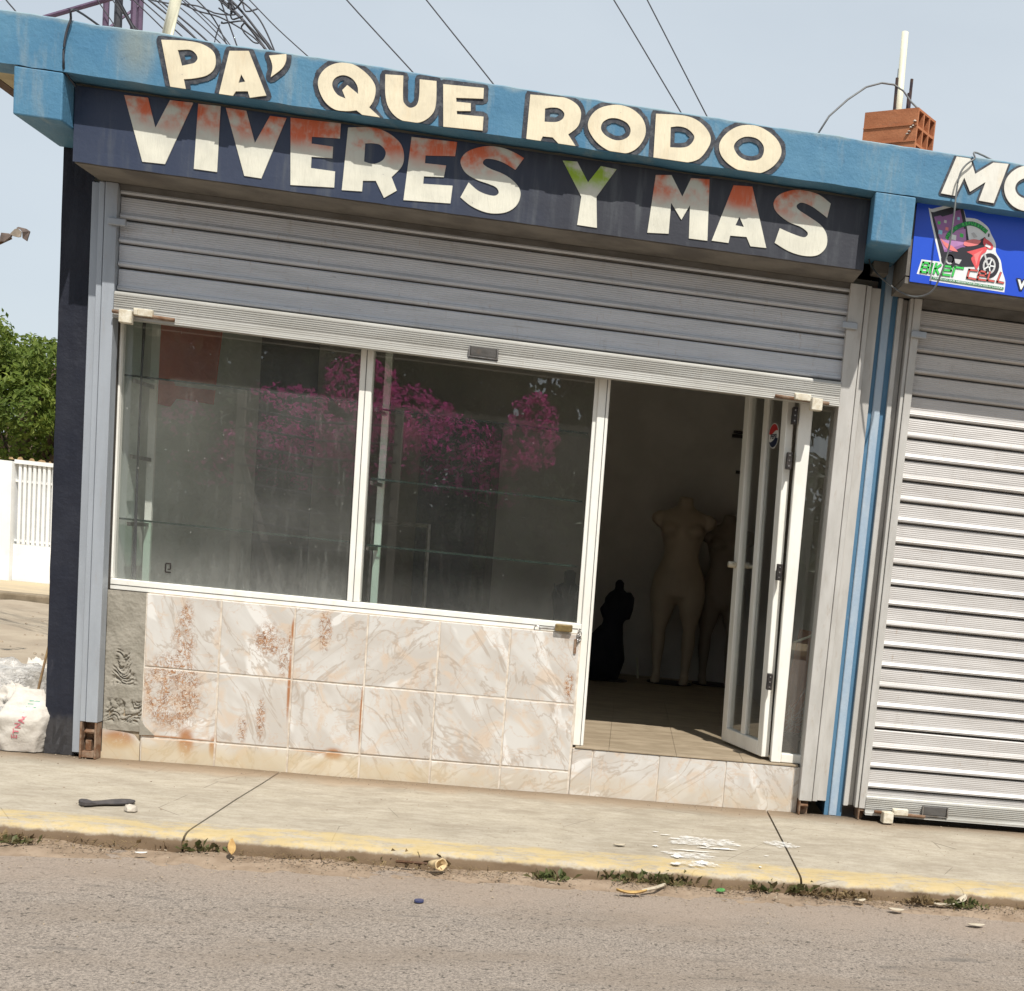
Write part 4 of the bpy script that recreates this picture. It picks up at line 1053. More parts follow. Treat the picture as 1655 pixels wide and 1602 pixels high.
def ring(c, rx, ry, n=18):
    return [(c[0] + rx * math.cos(6.28318 * k_ / n), c[1] + ry * math.sin(6.28318 * k_ / n), c[2]) for k_ in range(n)]
def mannequin(name, label, u, w, z0, s, mat, rz, cat='mannequin'):
    r_ = thing(name, label, cat, (u, w, z0), None)
    mb = MB()
    fx = 1.16
    T = lambda x, y, z: (u + s * (fx * x * math.cos(rz) - y * math.sin(rz)), w + s * (x * math.sin(rz) + y * math.cos(rz)), z0 + s * z)
    def L(secs):
        mb.loft([[T(c[0] + c[3] * math.cos(6.28318 * k_ / 20), c[1] + c[4] * math.sin(6.28318 * k_ / 20), c[2]) for k_ in range(20)] for c in secs])
    # torso: cx, cy, z, rx, ry
    L([(0, 0, .66, .06, .06), (0, 0, .70, .15, .10), (0, .01, .76, .190, .115), (0, .015, .85, .182, .115), (0, .005, .95, .145, .095), (0, 0, 1.03, .120, .082), (0, -.002, 1.10, .128, .086), (0, -.008, 1.18, .148, .098), (0, -.01, 1.26, .162, .100), (0, 0, 1.33, .172, .085), (0, .005, 1.375, .150, .066), (0, .008, 1.405, .085, .055), (0, .01, 1.43, .055, .052), (0, .01, 1.50, .050, .050)])
    for sx in (-1, 1):
        L([(sx * .10, 0, .03, .034, .045), (sx * .10, .005, .09, .030, .034), (sx * .103, .005, .20, .038, .042), (sx * .106, .01, .32, .050, .056), (sx * .104, .0, .43, .045, .050), (sx * .102, -.005, .48, .056, .058), (sx * .098, 0, .58, .080, .082), (sx * .096, 0, .67, .096, .094), (sx * .094, .005, .75, .100, .10), (sx * .085, .01, .82, .085, .09)])
        L([(sx * .10, -.05, -.005, .035, .075), (sx * .10, -.045, .02, .033, .07), (sx * .10, -.015, .05, .030, .045)])
        L([(sx * .08, -.075, 1.165, .02, .02), (sx * .08, -.078, 1.19, .058, .045), (sx * .082, -.085, 1.23, .066, .06), (sx * .08, -.07, 1.275, .055, .045), (sx * .075, -.05, 1.30, .02, .02)])
        L([(sx * .15, 0, 1.24, .03, .045), (sx * .185, 0, 1.29, .042, .055), (sx * .185, 0, 1.34, .042, .05), (sx * .15, 0, 1.375, .03, .04)])
    ob = mb.build('body', mat, r_, smooth=True)
    rm = ob.modifiers.new('remesh', 'REMESH'); rm.mode = 'VOXEL'; rm.voxel_size = .013; rm.use_smooth_shade = True
    sm = ob.modifiers.new('smooth', 'SMOOTH'); sm.factor = .6; sm.iterations = 5
    g = MB(); g.loft([ring((u, w + .05, z0 - .012), .17, .15), ring((u, w + .05, z0 - .002), .17, .15)]); g.build('base', M['black_hinge'], r_)
    return r_
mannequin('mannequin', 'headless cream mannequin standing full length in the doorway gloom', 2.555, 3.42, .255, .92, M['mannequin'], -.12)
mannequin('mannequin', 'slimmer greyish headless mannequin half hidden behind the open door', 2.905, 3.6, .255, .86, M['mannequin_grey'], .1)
# dressed dark dummy and a bust
dm = thing('dressmaker_dummy', 'black dummy with long dark skirt on the floor left of the cream mannequin', 'dummy', (2.12, 3.3, .24))
mb = MB()
mb.loft([ring((2.07, 3.3, .25), .10, .09), ring((2.08, 3.3, .40), .13, .11), ring((2.07, 3.3, .55), .115, .10), ring((2.10, 3.3, .66), .075, .07), ring((2.12, 3.3, .75), .088, .075), ring((2.125, 3.3, .84), .10, .07), ring((2.13, 3.3, .885), .075, .055), ring((2.125, 3.3, .91), .032, .03), ring((2.125, 3.3, .96), .034, .034), ring((2.125, 3.3, .985), .014, .014)])
mb.loft([ring((2.19, 3.28, .70), .03, .03), ring((2.205, 3.27, .78), .035, .03), ring((2.215, 3.27, .86), .028, .026), ring((2.20, 3.28, .90), .015, .015)])
mb.loft([ring((2.04, 3.28, .70), .02, .02), ring((2.025, 3.27, .76), .03, .03), ring((2.045, 3.28, .81), .02, .02)])
ob = mb.build('body', M['black_cloth'], dm, smooth=True)
rm = ob.modifiers.new('remesh', 'REMESH'); rm.mode = 'VOXEL'; rm.voxel_size = .012; rm.use_smooth_shade = True
mb = MB(); mb.loft([ring((1.97, 3.28, .25), .16, .13), ring((1.99, 3.28, .42), .14, .11), ring((2.03, 3.29, .56), .09, .08), ring((2.06, 3.3, .64), .05, .05)]); mb.build('skirt', M['black_cloth'], dm, smooth=True)
mb = MB(); mb.loft([ring((2.13, 3.3, .241), .11, .1), ring((2.13, 3.3, .252), .11, .1)]); mb.build('base', M['black_hinge'], dm)
bs = thing('display_bust', 'black display bust wearing a pale lace collar behind the right pane corner', 'bust', (1.80, 2.0, .24))
mb = MB()
mb.loft([ring((1.80, 2.0, .24), .08, .07), ring((1.80, 2.0, .30), .03, .03), ring((1.80, 2.0, .62), .03, .03), ring((1.80, 2, .66), .065, .05), ring((1.805, 2, .78), .072, .055), ring((1.81, 2, .88), .095, .06), ring((1.815, 2, .935), .085, .05), ring((1.82, 2, .965), .035, .033), ring((1.82, 2, 1.03), .036, .036), ring((1.82, 2, 1.045), .02, .02)])
mb.build('body', M['black_cloth'], bs, smooth=True)
mb = MB()
for q in range(9):
    a = q * .7
    mb.tube([(1.815 + .09 * math.cos(a) * (1 - .12 * j), 2 - .055 - .012 * abs(math.sin(j)), .945 - .018 * j + .008 * math.sin(a * 3 + j)) for j in range(5)], .004, 5)
mb.build('lace_collar', M['lace'], bs)
g = MB(); g.tube([(2.321,3.6,0.248)[:2] + (.245,), (2.30, 3.62, .40)], .010, 6)
tag(g.build('white_stick', M['pvc']), 'short white stick leaning upright by the back wall inside the doorway', 'stick')
for c_, a_ in (((2.922,3.86,2.156), .045), ((2.978,3.86,1.884), .045)):
    g = MB(); g.box(c_[0] - a_, c_[0] + a_, 3.87, 3.897, c_[2] - .012, c_[2] + .012)
    if c_[2] > 2:
        g.box(c_[0] - a_ * .8, c_[0] + a_ * .9, 3.87, 3.897, c_[2] + .022, c_[2] + .04)
    g.build('wall_bracket', M['black_hinge'], B_)
# clutter behind the sidelight
g = MB(); g.obox((3.12, .42, .62), (.06, .010, .27), .2, 0, .12); tag(g.build('board', M['plank']), 'reddish board leaning behind the narrow glass right of the door', 'board')
g = MB(); g.obox((3.13, .30, .56), (.016, .010, .20), 0, 0, .55); tag(g.build('plank', M['plank']), 'thin brown plank leaning diagonally behind the narrow glass by the door', 'plank')
g = MB(); g.tube([(3.05, .28, .83), (3.12, .27, .865), (3.15, .27, .885)], .006, 5); tag(g.build('twig', M['pvc']), 'pale bent twig behind the narrow glass right of the door', 'twig')
g = MB(); q = random.Random(5)
for i in range(16):
    p = Vector((3.07 + q.uniform(-.03, .03), .25 + q.uniform(-.03, .03), .33 + q.uniform(0, .1))); pts = [p]
    for j in range(7):
        p = p + Vector((q.gauss(.009, .018), q.gauss(0, .012), q.gauss(.018, .022))); pts.append(p)
    g.tube(pts, .0022, 4)
tag(g.build('wire_tangle', M['steel']), 'tangle of thin grey wire on the floor behind the narrow glass by the door', 'wire tangle')

g = MB(); mk = (0.071,0.054,0.906)
for dx, dz, hx, hz in ((0, .020, .012, .003), (0, -.020, .012, .003), (-.012, 0, .003, .018), (.010, .006, .003, .010), (.004, -.006, .006, .003)):
    g.box(mk[0] + dx - hx, mk[0] + dx + hx, .0538, .0548, mk[2] + dz - hz, mk[2] + dz + hz)
g.build('glass_mark', M['black_hinge'], window)

# ------------------------------------------------------------------ right shop's printed banner
ban = thing('shop_banner', 'glossy blue printed banner with phone and red motorbike logo', 'banner', (4.6, -.36, 2.54))
t = NT('banner_print'); k = t.mix(t.rng(t.noise(1.2, 2), .3, .7), (.010, .06, .52), (.012, .085, .60))
M['banner'] = t.done(k, .38, 0, t.bump(t.noise(3.5, 2, .5, t.scaled((1, 1, .4))), .25, .03))
WB = -.35
g = MB(); g.prism([[(3.314,2.924), (3.32,2.54), (6.2, 2.535), (6.2, 2.93)]], WB, WB + .006); g.build('print_sheet', M['banner'], ban)
g = MB(); g.box(3.30, 6.2, WB + .008, -.02, 2.566, 2.86); g.build('backing_box', M['soffit'], ban)
def flat(name, c): return simple(name, c, tuple(x_ * .9 for x_ in c), 30, .4, 0, 0)
LC = dict(white=flat('print_white', (.78, .80, .80)), dark=flat('print_black', (.025, .022, .03)), purple=flat('print_purple', (.30, .13, .32)), mauve=flat('print_mauve', (.45, .22, .46)), red=flat('print_red', (.72, .09, .10)), pink=flat('print_pink', (.80, .22, .22)),
          green=flat('print_green', (.06, .62, .10)), dgreen=flat('print_dark_green', (.01, .20, .06)), silver=flat('print_silver', (.55, .55, .55)), cyan=flat('print_cyan', (.30, .60, .75)), brick=flat('print_brick_red', (.60, .11, .09)))
lay = [0]
def logo(name, c, *loops, lv=1):
    g = MB(); g.prism([smooth_loop(l, 4) for l in loops], WB - .0003 * lv, None)
    return g.build(name, LC[c], ban)
logo('logo_outline', 'white', [(3.374,2.849),(3.387,2.865),(3.48,2.898),(3.518,2.899),(3.544,2.848,1),(3.598,2.848),(3.649,2.822),(3.67,2.792),(3.695,2.755),(3.701,2.719),(3.727,2.686),(3.742,2.639),(3.761,2.596),(3.762,2.549,1),(3.41,2.555,1),(3.412,2.575,1),(3.349,2.577,1),(3.363,2.642,1),(3.449,2.643,1)])
logo('logo_phone', 'dark', [(3.386,2.839),(3.395,2.852),(3.506,2.894),(3.53,2.879),(3.569,2.755,1),(3.573,2.637,1),(3.46,2.641,1)], lv=2)
logo('logo_screen', 'purple', [(3.398,2.832,1),(3.426,2.842,1),(3.436,2.838,1),(3.481,2.856,1),(3.484,2.866,1),(3.514,2.879,1),(3.558,2.753,1),(3.556,2.7,1),(3.463,2.688,1)], lv=3)
logo('logo_screen', 'mauve', [(3.426,2.76,1),(3.548,2.8,1),(3.56,2.737,1),(3.462,2.696,1)], lv=4)
for c0, cc, rr in (((3.424,2.81), 'green', .006), ((3.452,2.819), 'silver', .006), ((3.511,2.84), 'cyan', .006), ((3.435,2.771), 'cyan', .009), ((3.463,2.789), 'pink', .007), ((3.499,2.757), 'white', .011), ((3.534,2.77), 'green', .008)):
    logo('logo_icon', cc, [(c0[0] - rr, c0[1] - rr, 1), (c0[0] + rr, c0[1] - rr * 1.2, 1), (c0[0] + rr, c0[1] + rr * .8, 1), (c0[0] - rr, c0[1] + rr, 1)], lv=5)
# arc lettering
arc = [(3.477,2.748),(3.495,2.789),(3.537,2.817),(3.575,2.826),(3.615,2.817),(3.648,2.798)]
apts = smooth_loop([p for p in arc] + [arc[-1]], 6)[: 5 * 6 + 1]
def arc_at(fr):
    x_ = fr * (len(apts) - 1); i = min(int(x_), len(apts) - 2); a = Vector(apts[i]).lerp(Vector(apts[i + 1]), x_ - i); d = Vector(apts[i + 1]) - Vector(apts[i]); return a, math.atan2(d.y, d.x)
g0 = MB(); g1 = MB()
band = [arc_at(i / 20) for i in range(21)]
ob_ = [(p + Vector((-math.sin(a), math.cos(a))) * .0095) for p, a in band]; ib_ = [(p - Vector((-math.sin(a), math.cos(a))) * .0095) for p, a in band]
g0.add([(p.x, WB - .0018, p.y) for p in ob_] + [(p.x, WB - .0018, p.y) for p in ib_], [(21 + i, 22 + i, i + 1, i) for i in range(20)])
g0.build('logo_arc', LC['dgreen'], ban)
txt = 'MOTO REPUESTOS'
for i, ch in enumerate(txt):
    if ch == ' ': continue
    p, a = arc_at((i + .5) / len(txt)); vs, fs = text_mesh(ch, .0165, .0006)
    g1.add([(p.x + v.x * math.cos(a) - v.y * math.sin(a), WB - .0021, p.y + v.x * math.sin(a) + v.y * math.cos(a)) for v in vs], fs)
g1.build('logo_text', LC['green'], ban)
# motorbike
def circ(c, rx, rz, n=20): return [(c[0] + rx * math.cos(6.2832 * i / n), c[1] + rz * math.sin(6.2832 * i / n), 1) for i in range(n)]
wc = (3.677,2.655); wr = (3.492,2.659)
logo('logo_wheel', 'dark', circ(wc, .047, .055), lv=7); logo('logo_wheel', 'silver', circ(wc, .030, .037), circ(wc, .022, .028), lv=8); logo('logo_wheel', 'silver', circ(wc, .008, .010), lv=8)
for a in range(5):
    d = Vector((math.cos(a * 1.2566), math.sin(a * 1.2566) * 1.2)) * .026; n_ = Vector((-d.y, d.x)).normalized() * .003
    logo('logo_spoke', 'white', [(wc[0] - n_.x, wc[1] - n_.y, 1), (wc[0] + d.x - n_.x, wc[1] + d.y - n_.y, 1), (wc[0] + d.x + n_.x, wc[1] + d.y + n_.y, 1), (wc[0] + n_.x, wc[1] + n_.y, 1)], lv=9)
logo('logo_wheel', 'dark', circ(wr, .040, .034), lv=6); logo('logo_wheel', 'silver', circ(wr, .020, .022), circ(wr, .013, .015), lv=7)
logo('logo_bike', 'dark', [(3.464,2.676,1),(3.513,2.702),(3.541,2.718),(3.57,2.726),(3.642,2.777,1),(3.658,2.75,1),(3.617,2.7),(3.607,2.642,1),(3.547,2.634,1),(3.493,2.647)], lv=7)
logo('logo_bike', 'pink', [(3.438,2.745,1),(3.462,2.73),(3.498,2.717),(3.526,2.696,1),(3.487,2.699),(3.459,2.716)], lv=8)
logo('logo_bike', 'pink', [(3.55,2.746,1),(3.592,2.76),(3.627,2.758,1),(3.612,2.738),(3.57,2.726),(3.548,2.73)], lv=9)
logo('logo_bike', 'red', [(3.565,2.701,1),(3.598,2.714),(3.639,2.731),(3.66,2.738,1),(3.654,2.713),(3.635,2.694),(3.628,2.645),(3.619,2.631,1),(3.59,2.672),(3.596,2.689)], lv=9)
logo('logo_bike', 'pink', [(3.6,2.694,1),(3.64,2.721,1),(3.623,2.689,1),(3.617,2.647,1)], lv=10)
logo('logo_bike', 'red', [(3.638,2.772,1),(3.665,2.761),(3.683,2.745),(3.683,2.729),(3.661,2.728),(3.637,2.747)], lv=9)
logo('logo_bike', 'white', [(3.65,2.749,1),(3.673,2.74,1),(3.672,2.73,1),(3.647,2.737,1)], lv=10)
logo('logo_bike', 'silver', [(3.576,2.784,1),(3.588,2.79,1),(3.608,2.772,1),(3.591,2.766,1)], lv=8)
logo('logo_bike', 'dark', [(3.655,2.794,1),(3.661,2.793,1),(3.662,2.781,1),(3.655,2.778,1)], lv=8)
logo('logo_bike', 'silver', [(3.513,2.664,1),(3.547,2.664,1),(3.537,2.643,1),(3.519,2.647,1)], lv=9)
logo('logo_bike', 'silver', [(3.645,2.704,1),(3.653,2.705,1),(3.672,2.66,1),(3.666,2.654,1)], lv=10)
# word marks as square techno strokes
def strokes(name, c, segs, th, lv, reg=None):
    g = MB()
    for a, b in segs:
        a = Vector(a); b = Vector(b); d = (b - a).normalized(); n_ = Vector((-d.y, d.x)) * th; e = d * th
        g.add([(p.x, WB - .0003 * lv, p.y) for p in (a - e - n_, b + e - n_, b + e + n_, a - e + n_)], [(0, 1, 2, 3)])
    return g.build(name, LC[c], ban)
KB = [[(3.366,2.588),(3.373,2.629)],[(3.373,2.629),(3.4,2.629)],[(3.4,2.629),(3.397,2.613)],[(3.369,2.609),(3.398,2.61)],[(3.398,2.61),(3.394,2.588)],[(3.366,2.588),(3.394,2.588)],[(3.408,2.59),(3.415,2.628)],[(3.426,2.59),(3.433,2.631)],[(3.43,2.609),(3.453,2.628)],[(3.434,2.611),(3.447,2.59)],[(3.463,2.589),(3.47,2.627)],[(3.47,2.627),(3.505,2.627)],[(3.505,2.627),(3.503,2.611)],[(3.468,2.608),(3.503,2.611)],[(3.463,2.589),(3.499,2.589)],[(3.513,2.59),(3.52,2.629)],[(3.521,2.628),(3.557,2.628)]]
KC = [[(3.587,2.625),(3.623,2.626)],[(3.587,2.625),(3.582,2.59)],[(3.582,2.59),(3.619,2.587)],[(3.636,2.627),(3.666,2.625)],[(3.636,2.627),(3.63,2.589)],[(3.666,2.625),(3.664,2.611)],[(3.632,2.608),(3.664,2.609)],[(3.63,2.589),(3.666,2.589)],[(3.683,2.626),(3.677,2.591)],[(3.677,2.591),(3.706,2.59)],[(3.734,2.63),(3.723,2.591)],[(3.723,2.591),(3.75,2.589)]]
strokes('logo_text_edge', 'dgreen', KB, .0052, 12); strokes('logo_text', 'green', KB, .0034, 13)
strokes('logo_text_edge', 'dark', KC, .0050, 12); strokes('logo_text', 'brick', KC, .0036, 13)
a, b = Vector((3.419,2.569)), Vector((3.756,2.564))
d = (b - a).normalized(); n_ = Vector((-d.y, d.x))
g = MB(); h_ = .0052
g.add([(p.x, WB - .0036, p.y) for p in (a - n_ * h_, b - n_ * h_, b + n_ * h_, a + n_ * h_)], [(0, 1, 2, 3)]); g.build('logo_strip', LC['dgreen'], ban)
vs, fs = text_mesh('TODO LO QUE NECESITAS EN UN SOLO LUGAR', .0088, .0002)
xs_ = [v.x for v in vs]; kx = (b - a).length * .97 / (max(xs_) - min(xs_)); mid = (a + b) / 2
g = MB(); g.add([((mid + d * v.x * kx + n_ * v.y).x, WB - .0039, (mid + d * v.x * kx + n_ * v.y).y) for v in vs], fs); g.build('logo_text', LC['white'], ban)
for kd, lv, cc in ((.0055, 12, 'dark'), (0, 13, 'white')):
    vs, fs = text_mesh('V', .052, .003 + kd); c0 = (3.837,2.59)
    g = MB(); g.add([(c0[0] + v.x, WB - .0003 * lv, c0[1] + v.y) for v in vs], fs); g.build('logo_text', LC[cc], ban)

# ------------------------------------------------------------------ on and above the roof
br = thing('hollow_brick', 'orange hollow clay brick block standing on the parapet by a pipe', 'brick', (3.26, -.18, 3.02))
ax = Vector((.78, -.62, 0)).normalized(); ay = Vector((.62, .78, 0)).normalized()
c0 = Vector((3.284,-0.3,3.29)); c0.z = 0
def BP(s, t_, z): return c0 - ax * s + ay * t_ + Vector((0, 0, z))
zt, zb, Lb, Wb = 3.302, 3.090, .275, .18
g = MB()
def slabB(s0, s1, t0, t1, z0, z1): g.hexa([BP(s0, t0, z0), BP(s1, t0, z0), BP(s1, t1, z0), BP(s0, t1, z0)], [BP(s0, t0, z1), BP(s1, t0, z1), BP(s1, t1, z1), BP(s0, t1, z1)])
th = .010
for i in range(4):
    t0 = i * (Wb - th) / 3; slabB(0, Lb, t0, t0 + th, zb - .02, zt)
for j in range(4):
    z0 = (zb - .02) + j * (zt - zb + .02 - th) / 3
    for i in range(3):
        slabB(.0008, Lb, i * (Wb - th) / 3 + th + .0003, (i + 1) * (Wb - th) / 3 - .0003, z0, z0 + th)
for zz in (zt - .075, zt - .145):
    slabB(.0, Lb, -.004, -.0003, zz, zz + .005)
g.build('block', M['terracotta'], br)
g = MB()
for i in range(5):
    stonelet(g, tuple(BP(.01 + .008 * i, -.004, zt - .06 - .012 * i + rnd.uniform(-.01, .01))), .009)
g.build('mortar', M['stone'], br)
g = MB(); g.tube([(3.245, -.05, 3.0), (3.226,-0.05,3.705)], .016, 10); tag(g.build('plastic_pipe', M['pvc'], smooth=True), 'tall cream plastic pipe rising behind the clay brick block', 'pipe')
g = MB(); g.tube([(3.233, .0, 3.0), (3.23,0.0,3.56)], .011, 8); tag(g.build('grey_pipe', M['track'], smooth=True), 'shorter grey pipe tight against the left of tall cream pipe', 'pipe')
for (p, q_), lab in ((((3.214,-0.1,3.297), (3.204,-0.1,3.483)), 'thick dark reinforcing bar just left of the cream pipe'), (((3.276,-0.1,3.32), (3.273,-0.1,3.488)), 'taller dark reinforcing bar right of the cream pipe'), (((3.266,-0.12,3.312), (3.263,-0.12,3.418)), 'shorter dark reinforcing bar beside the taller right one')):
    g = MB(); g.tube([(p[0], p[1], 2.99), q_], .0075, 6); tag(g.build('rebar', M['rebar']), lab, 'rebar', 'rebar ends sticking up from the roof')
g = MB(); g.tube([(2.812,-0.25,3.142)[:2] + (3.07,), (2.891,-0.25,3.223), (2.973,-0.2,3.322), (3.058,-0.15,3.405), (3.132,-0.12,3.444), (3.193,-0.1,3.452), (3.236,-0.12,3.424), (3.273,-0.15,3.371), (3.296,-0.25,3.308)], .0045, 6)
tag(g.build('arched_cable', M['grey_wire'], smooth=True), 'thin grey cable arching from parapet over to the clay brick', 'cable')
def cr(pts, n=6):
    o = []
    for i in range(len(pts) - 1):
        p0, p1, p2, p3 = [Vector(pts[max(0, min(len(pts) - 1, i + d_))]) for d_ in (-1, 0, 1, 2)]
        for k_ in range(n):
            s_ = k_ / n
            o.append(0.5 * (2 * p1 + (p2 - p0) * s_ + (2 * p0 - 5 * p1 + 4 * p2 - p3) * s_ * s_ + (3 * p1 - p0 - 3 * p2 + p3) * s_ ** 3))
    return o + [Vector(pts[-1])]
g = MB(); g.tube(cr([(4.1, -.2, 3.0), (3.581,-0.4,3.107), (3.527,-0.462,3.068), (3.487,-0.47,3.032), (3.466,-0.475,2.988), (3.46,-0.475,2.917), (3.461,-0.475,2.825), (3.459,-0.46,2.683), (3.437,-0.45,2.562), (3.41,-0.42,2.492), (3.356,-0.35,2.477), (3.296,-0.28,2.504), (3.217,-0.2,2.57), (3.175,-0.12,2.636), (3.16,-0.1,2.689), (3.152,-0.12,2.731)]), .0042, 6)
tag(g.build('hanging_cable', M['grey_wire'], smooth=True), 'slack grey cable looping down in front of the blue banner', 'cable')
g = MB(); g.tube(cr([(-.18, .0, 3.15), (-0.211,-0.43,3.126), (-0.223,-0.455,3.077), (-0.238,-0.455,3.023), (-0.245,-0.455,2.963), (-0.244,-0.455,2.916), (-0.248,-0.43,2.886), (-0.226,-0.38,2.848)]), .0045, 6)
tag(g.build('hanging_cable', M['wire'], smooth=True), 'thin dark cable hanging down the parapet at the black pillar corner', 'cable')

# lattice mast behind the roof
tw = thing('lattice_mast', 'purple steel lattice mast standing behind the left end of roof', 'mast', (-1.9, 4.6, -.09))
legs = [(-2.03, 4.55), (-1.90, 4.85), (-1.835, 4.55)]
for (u, w) in legs:
    g = MB(); g.tube([(u, w, -.09), (u + .01, w, 9)], .022, 6); g.build('leg', M['purple_paint'], tw)
g = MB()
for i in range(24):
    a, b = legs[i % 3], legs[(i + 1) % 3]
    g.tube([(a[0], a[1], .3 + i * .36), (b[0], b[1], .62 + i * .36)], .010, 5)
    g.tube([(a[0], a[1], .62 + i * .36), (b[0], b[1], .62 + i * .36)], .009, 5)
g.build('bracing', M['purple_paint'], tw)
g = MB(); g.tube([(-1.93, 4.5, 3.0), (-1.93, 4.5, 4.45), (-1.92, 4.5, 4.6), (-1.91, 4.52, 9)], [.05, .055, .03, .02], 8); g.build('cable_bundle', M['wire'], tw)
g = MB(); g.tube([(-2.266,4.0,4.454), (-1.76,4.0,4.681), (-1.454,4,4.815)], .016, 6); g.build('stay_bar', M['purple_paint'], tw)
g = MB(); g.tube([(-0.54,1.5,3.587)[:2] + (2.95,), (-0.529,1.5,3.7), (-0.49,1.5,3.905), (-0.454,1.5,4.106)], .028, 10); tag(g.build('roof_pole', M['pvc'], smooth=True), 'pale leaning pole on the roof above the letter P', 'pole')

# overhead cables: each runs from beyond the upper edge down behind the roof
def cable(pts, r, lab, m_='wire', group='overhead cables above the left end of the roof'):
    a_, b_ = Vector(pts[0]), Vector(pts[1])
    if (a_ - b_).length > .01 and a_.z > 4.2:
        n_ = globals().get('cable_count', 0); globals()['cable_count'] = n_ + 1
        top = Vector((-8.0 + .1 * (n_ % 5), 6.6 - .3 * (n_ % 7), 9.3 - .12 * (n_ % 6)))
        far = a_ + (a_ - b_).normalized() * .7
        pts = [top, far.lerp(top, .45) + Vector((0, 0, -.25)), far] + list(pts)
    g = MB(); g.tube(cr(pts, 5), r, 5)
    o = g.build('overhead_cable', M[m_], smooth=True); tag(o, lab, 'cable', group)
up = thing('utility_pole', 'concrete utility pole left of the roof that the overhead cables run to', 'utility pole', (-7.9, 5.7, -.09))
g = MB(); g.tube([(-7.9, 5.7, -.09), (-7.9, 5.7, 9.7)], [.15, .10], 12); g.build('pole', M['cement'], up, smooth=True)
g = MB(); g.box(-7.95, -7.85, 4.6, 6.8, 9.2, 9.3); g.box(-7.95, -7.85, 4.6, 6.8, 8.66, 8.76); g.build('crossarm', M['brown_wood'], up)
SL = 'thin dark service cable slanting down behind the parapet, one of the left tangle'
CAB = [([(-1.399,3.0,4.402),(-1.26,3.0,4.18),(-1.179,3.0,4.041)],0.016),([(-1.588,3.2,4.415),(-1.389,3.2,4.178),(-1.231,3.2,4.085)],0.005),([(-1.688,3.6,4.598),(-1.482,3.6,4.39),(-1.254,3.6,4.224)],0.005),([(-1.343,3.0,4.411),(-1.084,3.0,4.207),(-0.895,3.0,4.046)],0.0055),([(-1.476,3.4,4.57),(-1.112,3.4,4.312),(-0.927,3.4,4.162)],0.006),([(-1.195,2.8,4.354),(-0.873,2.8,4.153),(-0.641,2.8,3.976)],0.008),([(-1.468,3.7,4.672),(-1.133,3.7,4.42),(-0.953,3.7,4.263)],0.005),([(-1.031,2.6,4.281),(-0.696,2.6,4.055),(-0.535,2.6,3.911)],0.0075),([(-1.238,3.3,4.548),(-0.904,3.3,4.327),(-0.678,3.3,4.144)],0.0055),([(-1.045,3.0,4.457),(-0.752,3.0,4.257),(-0.569,3.0,4.045)],0.005),([(-1.433,4.0,4.818),(-1.187,4.0,4.648),(-0.954,4.0,4.452),(-0.842,4.0,4.342)],0.0055),([(-0.884,2.8,4.402),(-0.71,2.8,4.245),(-0.608,2.8,4.074),(-0.547,2.8,3.971)],0.006),([(-0.656,2.6,4.394),(-0.575,2.6,4.208),(-0.493,2.6,4.02),(-0.462,2.6,3.915)],0.006),([(-0.774,2.8,4.419),(-0.581,2.8,4.294),(-0.445,2.8,4.192),(-0.267,2.8,4.032)],0.007),([(-0.82,3.0,4.5),(-0.583,3.0,4.321),(-0.399,3.0,4.12)],0.012),([(-0.699,2.7,4.42),(-0.515,2.7,4.281),(-0.358,2.7,4.113),(-0.257,2.7,3.98)],0.01),([(-0.788,3.1,4.556),(-0.594,3.1,4.376),(-0.43,3.1,4.209),(-0.392,3.1,4.09)],0.006),([(-0.563,2.5,4.339),(-0.383,2.5,4.217),(-0.297,2.5,4.104),(-0.203,2.5,3.912)],0.0065),([(-0.74,2.6,4.236),(-0.63,2.6,4.21),(-0.521,2.6,4.22),(-0.551,2.6,4.247)],0.006),([(-0.97,2.9,4.347),(-0.837,2.9,4.308),(-0.704,2.9,4.291),(-0.55,2.9,4.232),(-0.452,2.9,4.171),(-0.332,2.9,4.061)],0.0065),([(-0.874,4.0,4.822),(-0.643,4.0,4.634),(-0.366,4.0,4.438)],0.0055),([(-0.546,2.4,4.083),(-0.57,2.4,3.98),(-0.549,2.4,3.911),(-0.511,2.4,3.86)],0.005)]
for i, (pts, r) in enumerate(CAB):
    cable(pts, r * .78, SL)
for pts, lab in (([(-0.492,4.5,5.276),(-0.291,4.5,5.078),(0.236,4.5,4.625),(0.379,4.5,4.492)], 'lone cable slanting down above the letters Q and U'), ([(0.091,4.5,5.367),(0.282,4.5,5.175),(0.831,4.5,4.636),(0.99,4.5,4.467)], 'lone cable meeting the parapet just right of the word QUE'),
                 ([(1.464,4.5,5.628),(1.683,4.5,5.391),(2.27,4.5,4.648),(2.409,4.5,4.476)], 'left one of two steep cables above the letter O of RODO'), ([(1.795,4.5,5.635),(1.937,4.5,5.431),(2.475,4.5,4.65),(2.606,4.5,4.467)], 'right one of two steep cables above the letter D of RODO'),
                 ([(-2.807,4.5,4.848),(-2.698,4.5,4.715),(-2.619,4.5,4.633),(-2.521,4.5,4.505)], 'short cable crossing the far left top corner above the parapet')):
    cable(pts, .0055 if 'faint' not in lab else .006, lab, 'wire', None)
knot = MB(); q = random.Random(8)
kc = Vector((-0.576,2.6,4.226))
for i in range(5):
    p = kc + Vector((q.uniform(-.06, .06), q.uniform(-.05, .05), q.uniform(-.06, .06))); pts = [p]
    for j in range(7):
        p = p + Vector((q.gauss(.012, .03), q.gauss(0, .02), q.gauss(-.012, .035))); pts.append(p)
    knot.tube(cr(pts, 3), .005, 5)
tag(knot.build('cable_knot', M['wire'], smooth=True), 'dark knot of spliced cables in the middle of the left tangle', 'cable knot')
